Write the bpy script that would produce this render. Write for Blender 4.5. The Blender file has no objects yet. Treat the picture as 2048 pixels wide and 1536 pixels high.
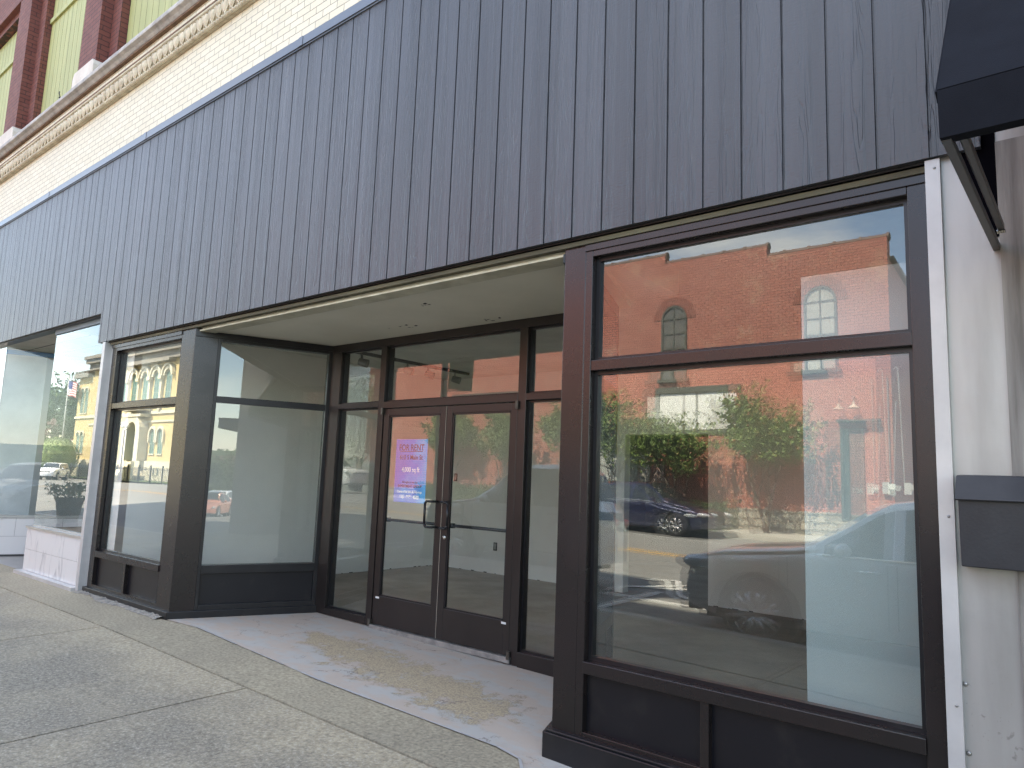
import bpy, bmesh, math, random
from mathutils import Vector, Matrix, noise as mnoise
random.seed(7)
R = math.radians
S = bpy.context.scene
COL = S.collection

# ------------------------------------------------------------------ camera
cam_d = bpy.data.cameras.new('camera'); cam = bpy.data.objects.new('camera', cam_d); COL.objects.link(cam); S.camera = cam
yaw, pit, rol = -0.6938, 0.1314, 0.0375
fw = Vector((math.sin(yaw)*math.cos(pit), math.cos(yaw)*math.cos(pit), math.sin(pit)))
rt = Vector((math.cos(yaw), -math.sin(yaw), 0)); up = rt.cross(fw)
r2 = rt*math.cos(rol)+up*math.sin(rol); u2 = -rt*math.sin(rol)+up*math.cos(rol)
mat = Matrix((r2, u2, -fw)).transposed().to_4x4(); mat.translation = Vector((2.8734, -3.363, 1.4105))
cam.matrix_world = mat
cam_d.sensor_width = 36; cam_d.lens = 1442.1/2048*36; cam_d.clip_start = 0.05; cam_d.clip_end = 3000
S.render.resolution_x, S.render.resolution_y = 1024, 768

# ------------------------------------------------------------------ world + sun
W = bpy.data.worlds.new('World'); S.world = W; W.use_nodes = True
nt = W.node_tree; nt.nodes.clear(); CLOUD = 4.1
SUN = Vector((-0.16, 0.55, 0.80)).normalized()
wo = nt.nodes.new('ShaderNodeOutputWorld'); bg = nt.nodes.new('ShaderNodeBackground')
sky = nt.nodes.new('ShaderNodeTexSky'); sky.sky_type = 'NISHITA'; sky.sun_disc = False
sky.sun_elevation = math.asin(SUN.z); sky.sun_rotation = math.atan2(SUN.x, SUN.y)
sky.air_density = 1.0; sky.dust_density = .15; sky.ozone_density = 2.2
tc = nt.nodes.new('ShaderNodeTexCoord'); mp = nt.nodes.new('ShaderNodeMapping'); mp.inputs['Scale'].default_value = (1, 1, 3.2); mp.inputs['Location'].default_value = (0, 0, CLOUD)
no = nt.nodes.new('ShaderNodeTexNoise'); no.inputs['Scale'].default_value = 2.6; no.inputs['Detail'].default_value = 9; no.inputs['Roughness'].default_value = .58
rp = nt.nodes.new('ShaderNodeValToRGB'); rp.color_ramp.elements[0].position = .46; rp.color_ramp.elements[1].position = .70
rp.color_ramp.elements[1].color = (.85, .85, .85, 1)
mx = nt.nodes.new('ShaderNodeMixRGB'); mx.inputs[2].default_value = (6.2, 6.3, 6.4, 1)
L = nt.links.new
L(tc.outputs['Generated'], mp.inputs[0]); L(mp.outputs[0], no.inputs[0]); L(no.outputs[0], rp.inputs[0])
L(rp.outputs[0], mx.inputs[0]); L(sky.outputs[0], mx.inputs[1]); L(mx.outputs[0], bg.inputs[0]); L(bg.outputs[0], wo.inputs[0])
bg.inputs[1].default_value = 0.15
sl = bpy.data.lights.new('sun', 'SUN'); sl.energy = 4.6; sl.angle = R(.5); sl.color = (1, .95, .87)
so = bpy.data.objects.new('sun', sl); COL.objects.link(so); so.rotation_euler = SUN.to_track_quat('Z', 'Y').to_euler(); so.location = (0, 0, 40)
S.view_settings.view_transform = 'Standard'; S.view_settings.look = 'None'; S.view_settings.gamma = 1
S.view_settings.exposure = 2.4
S.view_settings.use_white_balance = True; S.view_settings.white_balance_temperature = 7450
S.cycles.transparent_max_bounces = 24; S.cycles.max_bounces = 10; S.cycles.diffuse_bounces = 5; S.cycles.glossy_bounces = 5
S.cycles.use_adaptive_sampling = False; S.cycles.use_denoising = True; S.cycles.denoising_prefilter = 'NONE'
S.cycles.caustics_reflective = False; S.cycles.sample_clamp_indirect = 6

# ------------------------------------------------------------------ helpers
def sm(a, b, x):
    t = min(1, max(0, (x-a)/(b-a))); return t*t*(3-2*t)
def interp(xs, ys, x):
    if x <= xs[0]: return ys[0]
    for i in range(1, len(xs)):
        if x <= xs[i]:
            t = (x-xs[i-1])/(xs[i]-xs[i-1]); return ys[i-1]+t*(ys[i]-ys[i-1])
    return ys[-1]
def gz(x, y=0):                         # near sidewalk height
    z = interp([-120, -60, -30, -8, -4, .5, 10, 60], [-.45, -.2, -.02, 0, 0, -.07, -.36, -2.5], x)
    return z - .012*max(0, -y-.6)
def zr(x, y):                           # road height
    b = interp([-160, -72, -30, -10, -1, 10, 60, 120], [-.6, -.4, .3, .1, -.12, -.5, -2.6, -5], x)
    e = gz(x, -4)-.15
    return e+(b-e)*sm(-4, -9.5, y) if b >= e else b+(e-b)*(1-sm(-4, -9.5, y))

class MB:
    def __init__(s): s.v = []; s.f = []; s.m = []
    def face(s, pts, m=0):
        n = len(s.v); s.v += [tuple(p) for p in pts]; s.f.append(tuple(range(n, n+len(pts)))); s.m.append(m)
    def box(s, x0, x1, y0, y1, z0, z1, m=0, M=None):
        n = len(s.v); P = [(x0, y0, z0), (x1, y0, z0), (x1, y1, z0), (x0, y1, z0), (x0, y0, z1), (x1, y0, z1), (x1, y1, z1), (x0, y1, z1)]
        if M: P = [tuple(M @ Vector(p)) for p in P]
        s.v += P
        for q in ((0, 3, 2, 1), (4, 5, 6, 7), (0, 1, 5, 4), (1, 2, 6, 5), (2, 3, 7, 6), (3, 0, 4, 7)):
            s.f.append(tuple(n+i for i in q)); s.m.append(m)
    def prism(s, poly, y0, y1, m=0, ax='y', M=None):      # poly in (a,z), extruded along axis
        n = len(s.v); k = len(poly)
        for yy in (y0, y1):
            for a, b in poly:
                p = (a, yy, b) if ax == 'y' else ((yy, a, b) if ax == 'x' else (a, b, yy))
                s.v.append(tuple(M @ Vector(p)) if M else p)
        s.f.append(tuple(range(n, n+k))); s.m.append(m); s.f.append(tuple(range(n+2*k-1, n+k-1, -1))); s.m.append(m)
        for i in range(k):
            j = (i+1) % k; s.f.append((n+j, n+i, n+k+i, n+k+j)); s.m.append(m)
    def cyl(s, a, b, r0, r1=None, k=12, m=0, cap=True):
        a, b = Vector(a), Vector(b); r1 = r0 if r1 is None else r1
        d = (b-a).normalized(); u = d.cross(Vector((0, 0, 1))); u = u.normalized() if u.length > .01 else Vector((1, 0, 0)); w = d.cross(u)
        n = len(s.v)
        for c, r in ((a, r0), (b, r1)):
            for i in range(k):
                t = 2*math.pi*i/k; s.v.append(tuple(c+u*math.cos(t)*r+w*math.sin(t)*r))
        for i in range(k):
            j = (i+1) % k; s.f.append((n+i, n+j, n+k+j, n+k+i)); s.m.append(m)
        if cap: s.f.append(tuple(range(n+k-1, n-1, -1))); s.m.append(m); s.f.append(tuple(range(n+k, n+2*k))); s.m.append(m)
    def tube(s, pts, r, k=8, m=0):
        for i in range(len(pts)-1):
            r0 = r[i] if isinstance(r, (list, tuple)) else r; r1 = r[i+1] if isinstance(r, (list, tuple)) else r
            s.cyl(pts[i], pts[i+1], r0, r1, k, m)
    def lathe(s, prof, c, k=20, m=0, ax='z'):
        n = len(s.v)
        for r, z in prof:
            for i in range(k):
                t = 2*math.pi*i/k
                if ax == 'z': s.v.append((c[0]+r*math.cos(t), c[1]+r*math.sin(t), c[2]+z))
                else: s.v.append((c[0]+r*math.cos(t), c[1]+z, c[2]+r*math.sin(t)))
        for q in range(len(prof)-1):
            for i in range(k):
                j = (i+1) % k; s.f.append((n+q*k+i, n+q*k+j, n+(q+1)*k+j, n+(q+1)*k+i)); s.m.append(m)
    def ball(s, c, rx, ry=None, rz=None, k=10, m=0):
        ry = ry or rx; rz = rz or rx; n = len(s.v); h = k//2
        for a in range(h+1):
            p = math.pi*a/h
            for i in range(k):
                t = 2*math.pi*i/k
                s.v.append((c[0]+rx*math.sin(p)*math.cos(t), c[1]+ry*math.sin(p)*math.sin(t), c[2]+rz*math.cos(p)))
        for a in range(h):
            for i in range(k):
                j = (i+1) % k; s.f.append((n+a*k+i, n+(a+1)*k+i, n+(a+1)*k+j, n+a*k+j)); s.m.append(m)
    def build(s, name, mats, parent=None, smooth=False, bevel=0, M=None):
        me = bpy.data.meshes.new(name); me.from_pydata(s.v, [], s.f)
        if not isinstance(mats, (list, tuple)): mats = [mats]
        for q in mats: me.materials.append(q)
        me.polygons.foreach_set('material_index', s.m)
        if smooth: me.polygons.foreach_set('use_smooth', [True]*len(s.f))
        if not smooth or smooth == 'fix':
            bm = bmesh.new(); bm.from_mesh(me)
            if len(s.f) < 20000: bmesh.ops.recalc_face_normals(bm, faces=bm.faces)
            bm.to_mesh(me); bm.free()
        o = bpy.data.objects.new(name, me); COL.objects.link(o)
        if parent: o.parent = parent
        if bevel:
            b = o.modifiers.new('bevel', 'BEVEL'); b.width = bevel; b.segments = 2; b.limit_method = 'ANGLE'
        return o
def tag(o, label=None, cat=None, group=None, kind=None):
    if label: o['label'] = label
    if cat: o['category'] = cat
    if group: o['group'] = group
    if kind: o['kind'] = kind
    return o
def empty(name, label, cat, group=None, loc=(0, 0, 0), rz=0):
    o = bpy.data.objects.new(name, None); COL.objects.link(o); o.location = loc; o.rotation_euler = (0, 0, rz); o.empty_display_size = .2
    return tag(o, label, cat, group)
def copy_tree(o, parent=None):
    c = o.copy(); COL.objects.link(c); c.parent = parent
    for ch in list(o.children): copy_tree(ch, c)
    return c
def text_mesh(body, size, mat_, name, parent, M, depth=.002, bold=0, align='CENTER'):
    cu = bpy.data.curves.new('lettering', 'FONT'); cu.body = body; cu.size = size; cu.extrude = depth; cu.offset = bold; cu.align_x = align
    t = bpy.data.objects.new('lettering', cu); COL.objects.link(t)
    bpy.context.view_layer.update()
    me = bpy.data.meshes.new_from_object(t.evaluated_get(bpy.context.evaluated_depsgraph_get()))
    bpy.data.objects.remove(t); me.transform(M); me.materials.clear(); me.materials.append(mat_)
    o = bpy.data.objects.new(name, me); COL.objects.link(o)
    if parent: o.parent = parent
    return o

# ------------------------------------------------------------------ materials
def mat_new(name):
    m = bpy.data.materials.new(name); m.use_nodes = True; n = m.node_tree.nodes; n.clear()
    out = n.new('ShaderNodeOutputMaterial'); b = n.new('ShaderNodeBsdfPrincipled'); m.node_tree.links.new(b.outputs[0], out.inputs[0])
    return m, n, m.node_tree.links.new, b
def mk(name, col, rough=.6, metal=0, col2=None, vs=2.0, vr=(.35, .65), bump=0, bs=60, sc=(1, 1, 1), spec=.5, coat=0, rv=0, dist=.01):
    m, n, l, b = mat_new(name)
    b.inputs['Roughness'].default_value = rough; b.inputs['Metallic'].default_value = metal; b.inputs['Specular IOR Level'].default_value = spec
    if coat: b.inputs['Coat Weight'].default_value = coat; b.inputs['Coat Roughness'].default_value = .04
    tc = n.new('ShaderNodeNewGeometry'); mp = n.new('ShaderNodeMapping'); mp.inputs['Scale'].default_value = sc; l(tc.outputs['Position'], mp.inputs[0])
    c2 = col2 or tuple(c*.82 for c in col)
    no = n.new('ShaderNodeTexNoise'); no.inputs['Scale'].default_value = vs; no.inputs['Detail'].default_value = 8; no.inputs['Roughness'].default_value = .6; l(mp.outputs[0], no.inputs[0])
    r = n.new('ShaderNodeMapRange'); r.inputs[1].default_value = vr[0]; r.inputs[2].default_value = vr[1]; l(no.outputs[0], r.inputs[0])
    x = n.new('ShaderNodeMixRGB'); x.inputs[1].default_value = (*col, 1); x.inputs[2].default_value = (*c2, 1); l(r.outputs[0], x.inputs[0]); l(x.outputs[0], b.inputs['Base Color'])
    if rv:
        q = n.new('ShaderNodeMapRange'); q.inputs[3].default_value = rough-rv; q.inputs[4].default_value = rough+rv; l(no.outputs[0], q.inputs[0]); l(q.outputs[0], b.inputs['Roughness'])
    if bump:
        n2 = n.new('ShaderNodeTexNoise'); n2.inputs['Scale'].default_value = bs; n2.inputs['Detail'].default_value = 6; l(mp.outputs[0], n2.inputs[0])
        bu = n.new('ShaderNodeBump'); bu.inputs['Strength'].default_value = bump; bu.inputs['Distance'].default_value = dist; l(n2.outputs[0], bu.inputs['Height']); l(bu.outputs[0], b.inputs['Normal'])
    return m
def brick_mat(name, c1, c2, mortar, w=.215, h=.075, ms=.01, bump=.5, rough=.8, patch=None, pr=(.5, .62), pscale=.7, mrough=.1, swap=False):
    m, n, l, b = mat_new(name); b.inputs['Roughness'].default_value = rough
    g = n.new('ShaderNodeNewGeometry'); sx = n.new('ShaderNodeSeparateXYZ'); l(g.outputs['Position'], sx.inputs[0])
    ad = n.new('ShaderNodeMath'); ad.operation = 'ADD'; l(sx.outputs[0], ad.inputs[0]); l(sx.outputs[1], ad.inputs[1])
    cb = n.new('ShaderNodeCombineXYZ'); l(ad.outputs[0], cb.inputs[0]); l(sx.outputs[2], cb.inputs[1])
    dn = n.new('ShaderNodeTexNoise'); dn.inputs['Scale'].default_value = 9; l(g.outputs['Position'], dn.inputs[0])
    mv = n.new('ShaderNodeMixRGB'); mv.blend_type = 'LINEAR_LIGHT'; mv.inputs[0].default_value = .006; l(cb.outputs[0], mv.inputs[1]); l(dn.outputs[1], mv.inputs[2])
    br = n.new('ShaderNodeTexBrick'); br.inputs['Scale'].default_value = 1; br.inputs['Brick Width'].default_value = w; br.inputs['Row Height'].default_value = h
    br.inputs['Mortar Size'].default_value = ms; br.inputs['Mortar Smooth'].default_value = .25
    br.inputs['Color1'].default_value = (*c1, 1); br.inputs['Color2'].default_value = (*c2, 1); br.inputs['Mortar'].default_value = (*mortar, 1)
    l(mv.outputs[0], br.inputs['Vector'])
    no = n.new('ShaderNodeTexNoise'); no.inputs['Scale'].default_value = pscale; no.inputs['Detail'].default_value = 8; no.inputs['Roughness'].default_value = .7; l(g.outputs['Position'], no.inputs[0])
    r = n.new('ShaderNodeMapRange'); r.inputs[1].default_value = pr[0]; r.inputs[2].default_value = pr[1]; l(no.outputs[0], r.inputs[0])
    x = n.new('ShaderNodeMixRGB'); x.inputs[2].default_value = (*(patch or tuple(c*.75 for c in c1)), 1); l(br.outputs[0], x.inputs[1])
    mu = n.new('ShaderNodeMath'); mu.operation = 'MULTIPLY'; mu.inputs[1].default_value = .8; l(r.outputs[0], mu.inputs[0]); l(mu.outputs[0], x.inputs[0])
    l(x.outputs[0], b.inputs['Base Color'])
    n3 = n.new('ShaderNodeTexNoise'); n3.inputs['Scale'].default_value = 70; l(g.outputs['Position'], n3.inputs[0])
    hh = n.new('ShaderNodeMath'); hh.operation = 'MULTIPLY_ADD'; hh.inputs[1].default_value = mrough; l(n3.outputs[0], hh.inputs[0])
    iv = n.new('ShaderNodeMath'); iv.operation = 'SUBTRACT'; iv.inputs[0].default_value = 1; l(br.outputs['Fac'], iv.inputs[1]); l(iv.outputs[0], hh.inputs[2])
    bu = n.new('ShaderNodeBump'); bu.inputs['Strength'].default_value = bump; bu.inputs['Distance'].default_value = .008; l(hh.outputs[0], bu.inputs['Height']); l(bu.outputs[0], b.inputs['Normal'])
    return m
def glass_mat(name, tint=(.955, .98, .965), k=1.9, rough=0.0, wav=0, dirt=.02, base=.0):
    m = bpy.data.materials.new(name); m.use_nodes = True; n = m.node_tree.nodes; n.clear(); l = m.node_tree.links.new
    out = n.new('ShaderNodeOutputMaterial'); tr = n.new('ShaderNodeBsdfTransparent'); tr.inputs[0].default_value = (*tint, 1)
    gl = n.new('ShaderNodeBsdfGlossy'); gl.inputs['Roughness'].default_value = rough; gl.inputs['Color'].default_value = (.97, 1, .985, 1)
    lw = n.new('ShaderNodeLayerWeight'); lw.inputs[0].default_value = .5        # facing = 1-|cos|
    pw = n.new('ShaderNodeMath'); pw.operation = 'POWER'; pw.inputs[1].default_value = 5; l(lw.outputs['Facing'], pw.inputs[0])
    ma = n.new('ShaderNodeMath'); ma.operation = 'MULTIPLY_ADD'; ma.inputs[1].default_value = .96; ma.inputs[2].default_value = .042; l(pw.outputs[0], ma.inputs[0])
    mk2 = n.new('ShaderNodeMath'); mk2.operation = 'MULTIPLY'; mk2.inputs[1].default_value = k; mk2.use_clamp = True; l(ma.outputs[0], mk2.inputs[0])
    mx = n.new('ShaderNodeMixShader'); l(mk2.outputs[0], mx.inputs[0]); l(tr.outputs[0], mx.inputs[1]); l(gl.outputs[0], mx.inputs[2])
    df = n.new('ShaderNodeBsdfDiffuse'); df.inputs[0].default_value = (.75, .78, .76, 1)
    g = n.new('ShaderNodeNewGeometry'); no = n.new('ShaderNodeTexNoise'); no.inputs['Scale'].default_value = 3; no.inputs['Detail'].default_value = 9; l(g.outputs['Position'], no.inputs[0])
    dm = n.new('ShaderNodeMath'); dm.operation = 'MULTIPLY'; dm.inputs[1].default_value = dirt; l(no.outputs[0], dm.inputs[0])
    m2 = n.new('ShaderNodeMixShader'); l(dm.outputs[0], m2.inputs[0]); l(mx.outputs[0], m2.inputs[1]); l(df.outputs[0], m2.inputs[2]); l(m2.outputs[0], out.inputs[0])
    if wav:
        wn = n.new('ShaderNodeTexNoise'); wn.inputs['Scale'].default_value = .55; wn.inputs['Detail'].default_value = 1; l(g.outputs['Position'], wn.inputs[0])
        bu = n.new('ShaderNodeBump'); bu.inputs['Strength'].default_value = 1; bu.inputs['Distance'].default_value = wav; l(wn.outputs[0], bu.inputs['Height']); l(bu.outputs[0], gl.inputs['Normal'])
    return m
G_ = {}
G_['glass'] = glass_mat('window_glass', k=2.5)
G_['glass2'] = glass_mat('inner_glass', k=2.2, tint=(.9, .95, .93), dirt=.005)
G_['shopglass'] = glass_mat('shop_glass', k=1.5, wav=.00012, dirt=.03)
bronze = mk('bronze_aluminium', (.017, .012, .012), .27, 0, (.011, .009, .009), 3, rv=.07, spec=.5)
blackal = mk('black_aluminium', (.009, .009, .011), .34, 0, (.018, .017, .017), 7, vr=(.5, .75), rv=.08, spec=.45)
kickm = mk('black_kick_panel', (.006, .006, .009), .36, 0, (.020, .019, .018), 5, vr=(.55, .8), rv=.1, bump=.03, bs=120, spec=.4)
whitem = mk('white_metal_trim', (.56, .545, .53), .35, .15, (.45, .44, .43), 3, bump=.03, bs=80, rv=.08)
screwm = mk('screw_steel', (.35, .34, .33), .35, .8)
soffm = mk('soffit_paint', (.76, .735, .61), .7, 0, (.66, .64, .52), .8, bump=.1, bs=90)
soffw = mk('soffit_boards', (.63, .60, .52), .75, 0, (.5, .48, .4), 2, bump=.15, bs=60)
stripm = mk('aged_wood_strip', (.13, .12, .07), .7, 0, (.05, .045, .03), 3, bump=.3, bs=80, sc=(.4, 3, 3))
flashm = mk('grey_blue_flashing', (.10, .115, .14), .35, .2, (.14, .16, .19), 1.5, rv=.08, sc=(.6, 1, 1))
cream = brick_mat('cream_painted_brick', (.68, .635, .50), (.62, .58, .45), (.22, .19, .145), .205, .072, .0035, .6, .6, patch=(.48, .45, .40), pr=(.56, .8), pscale=1.2)
redb = brick_mat('dark_red_brick', (.165, .052, .038), (.13, .038, .03), (.035, .018, .016), .205, .072, .005, .9, .75, patch=(.24, .10, .08), pr=(.5, .9), pscale=3)
stonem = mk('grey_limestone', (.46, .44, .41), .85, 0, (.26, .25, .24), 5, bump=.5, bs=35, dist=.02)
stonew = mk('pale_limestone_block', (.62, .58, .53), .8, 0, (.5, .47, .42), 4, bump=.4, bs=30)
moldm = mk('cream_plaster_relief', (.62, .555, .42), .7, 0, (.42, .35, .25), 8, bump=.25, bs=60)
brownm = mk('rusty_brown_line', (.22, .13, .08), .8, 0, (.10, .06, .04), 9)
greenm = mk('lime_green_painted_boards', (.37, .385, .165), .6, 0, (.31, .33, .14), 2.2, vr=(.4, .6), bump=.15, bs=30, sc=(4, 4, .4))
greend = mk('dark_green_board_joint', (.12, .13, .06), .8)  # dark green strips marking the joints between boards
ironm = mk('wrought_iron', (.02, .02, .02), .5, .5)
intw = mk('interior_white_paint', (.90, .89, .84), .8, 0, (.84, .83, .78), 1.2, bump=.03, bs=40)
intg = mk('interior_grey_paint', (.36, .36, .34), .85, 0, (.31, .31, .30), 1.5)
intc = mk('interior_ceiling', (.75, .75, .68), .9)
intf = mk('interior_concrete_floor', (.29, .23, .175), .5, 0, (.18, .14, .105), 1.6, bump=.15, bs=20, rv=.12)
scuffm = mk('scuffed_plaster_edge', (.04, .035, .03), .9)
bluetape = mk('blue_painters_tape', (.09, .22, .42), .6)
doorm = mk('dark_bronze_door', (.013, .010, .0095), .36, 0, (.018, .014, .013), 4, rv=.06, spec=.5)
chromem = mk('polished_lock_metal', (.7, .66, .6), .22, 1)
stickm = mk('white_sticker', (.7, .7, .68), .5)
awnm = mk('black_awning_fabric', (.010, .0115, .0165), .9, 0, (.008, .009, .013), 6, bump=.15, bs=400, spec=.12)
awnm2 = mk('awning_frame_metal', (.12, .12, .12), .35, .9)
awnbk = mk('flat_black_panel', (.004, .004, .006), .95, spec=.0)
mailm = mk('black_mailbox_steel', (.030, .031, .036), .42, .1, (.022, .022, .026), 6, bump=.06, bs=90, rv=.1)

def siding_mat():
    m, n, l, b = mat_new('charcoal_wood_siding')
    b.inputs['Roughness'].default_value = .40; b.inputs['Specular IOR Level'].default_value = .58
    g = n.new('ShaderNodeNewGeometry'); sx = n.new('ShaderNodeSeparateXYZ'); l(g.outputs['Position'], sx.inputs[0])
    ob = n.new('ShaderNodeMath'); ob.operation = 'DIVIDE'; ob.inputs[1].default_value = .2032; l(sx.outputs[0], ob.inputs[0])
    fl = n.new('ShaderNodeMath'); fl.operation = 'FLOOR'; l(ob.outputs[0], fl.inputs[0])
    off = n.new('ShaderNodeMath'); off.operation = 'MULTIPLY'; off.inputs[1].default_value = 3.71; l(fl.outputs[0], off.inputs[0])
    zz = n.new('ShaderNodeMath'); zz.operation = 'ADD'; l(sx.outputs[2], zz.inputs[0]); l(off.outputs[0], zz.inputs[1])
    cb = n.new('ShaderNodeCombineXYZ'); l(sx.outputs[0], cb.inputs[0]); l(zz.outputs[0], cb.inputs[2])
    # long cathedral grain
    mp = n.new('ShaderNodeMapping'); mp.inputs['Scale'].default_value = (13, 1, .8); l(cb.outputs[0], mp.inputs[0])
    n1 = n.new('ShaderNodeTexNoise'); n1.inputs['Scale'].default_value = 1; n1.inputs['Detail'].default_value = 2.5; l(mp.outputs[0], n1.inputs[0])
    ml = n.new('ShaderNodeMath'); ml.operation = 'MULTIPLY'; ml.inputs[1].default_value = 16; l(n1.outputs[0], ml.inputs[0])
    pp = n.new('ShaderNodeMath'); pp.operation = 'PINGPONG'; pp.inputs[1].default_value = .5; l(ml.outputs[0], pp.inputs[0])
    rg = n.new('ShaderNodeMapRange'); rg.inputs[1].default_value = .0; rg.inputs[2].default_value = .16; l(pp.outputs[0], rg.inputs[0])
    # fine cross saw texture
    mp2 = n.new('ShaderNodeMapping'); mp2.inputs['Scale'].default_value = (28, 1, 95); l(cb.outputs[0], mp2.inputs[0])
    n2 = n.new('ShaderNodeTexNoise'); n2.inputs['Scale'].default_value = 1; n2.inputs['Detail'].default_value = 4; l(mp2.outputs[0], n2.inputs[0])
    mp3 = n.new('ShaderNodeMapping'); mp3.inputs['Scale'].default_value = (60, 1, 3); l(cb.outputs[0], mp3.inputs[0])
    n3 = n.new('ShaderNodeTexNoise'); n3.inputs['Scale'].default_value = 1; n3.inputs['Detail'].default_value = 4; l(mp3.outputs[0], n3.inputs[0])
    a1 = n.new('ShaderNodeMath'); a1.operation = 'MULTIPLY_ADD'; a1.inputs[1].default_value = 1.3; l(n2.outputs[0], a1.inputs[0]); l(n3.outputs[0], a1.inputs[2])
    # grain lines only in some boards / places
    mp4 = n.new('ShaderNodeMapping'); mp4.inputs['Scale'].default_value = (9, 1, .25); l(cb.outputs[0], mp4.inputs[0])
    n4 = n.new('ShaderNodeTexNoise'); n4.inputs['Scale'].default_value = 1; l(mp4.outputs[0], n4.inputs[0])
    r4 = n.new('ShaderNodeMapRange'); r4.inputs[1].default_value = .46; r4.inputs[2].default_value = .58; r4.inputs[3].default_value = .25; r4.inputs[4].default_value = 1.3; l(n4.outputs[0], r4.inputs[0])
    gm = n.new('ShaderNodeMath'); gm.operation = 'MULTIPLY'; l(rg.outputs[0], gm.inputs[0]); l(r4.outputs[0], gm.inputs[1])
    a2 = n.new('ShaderNodeMath'); a2.operation = 'ADD'; l(a1.outputs[0], a2.inputs[0]); l(gm.outputs[0], a2.inputs[1])
    bu = n.new('ShaderNodeBump'); bu.inputs['Strength'].default_value = 1; bu.inputs['Distance'].default_value = .0019; l(a2.outputs[0], bu.inputs['Height']); l(bu.outputs[0], b.inputs['Normal'])
    x = n.new('ShaderNodeMixRGB'); x.inputs[1].default_value = (.036, .039, .047, 1); x.inputs[2].default_value = (.050, .053, .062, 1)
    nb = n.new('ShaderNodeTexNoise'); nb.inputs['Scale'].default_value = .7; nb.inputs['Detail'].default_value = 5; l(g.outputs['Position'], nb.inputs[0]); l(nb.outputs[0], x.inputs[0])
    bo = n.new('ShaderNodeTexWhiteNoise'); bo.noise_dimensions = '1D'; l(fl.outputs[0], bo.inputs['W'])
    br_ = n.new('ShaderNodeMapRange'); br_.inputs[3].default_value = .86; br_.inputs[4].default_value = 1.14; l(bo.outputs[0], br_.inputs[0])
    mp5 = n.new('ShaderNodeMapping'); mp5.inputs['Scale'].default_value = (5, 1, .18); l(g.outputs['Position'], mp5.inputs[0])
    n5 = n.new('ShaderNodeTexNoise'); n5.inputs['Scale'].default_value = 1; n5.inputs['Detail'].default_value = 5; l(mp5.outputs[0], n5.inputs[0])
    r5 = n.new('ShaderNodeMapRange'); r5.inputs[1].default_value = .35; r5.inputs[2].default_value = .68; r5.inputs[3].default_value = .88; r5.inputs[4].default_value = 1.25; l(n5.outputs[0], r5.inputs[0])
    mm_ = n.new('ShaderNodeMath'); mm_.operation = 'MULTIPLY'; l(br_.outputs[0], mm_.inputs[0]); l(r5.outputs[0], mm_.inputs[1])
    xm = n.new('ShaderNodeMixRGB'); xm.blend_type = 'MULTIPLY'; xm.inputs[0].default_value = 1; l(x.outputs[0], xm.inputs[1]); l(mm_.outputs[0], xm.inputs[2]); l(xm.outputs[0], b.inputs['Base Color'])
    return m
sidm = siding_mat()

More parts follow.
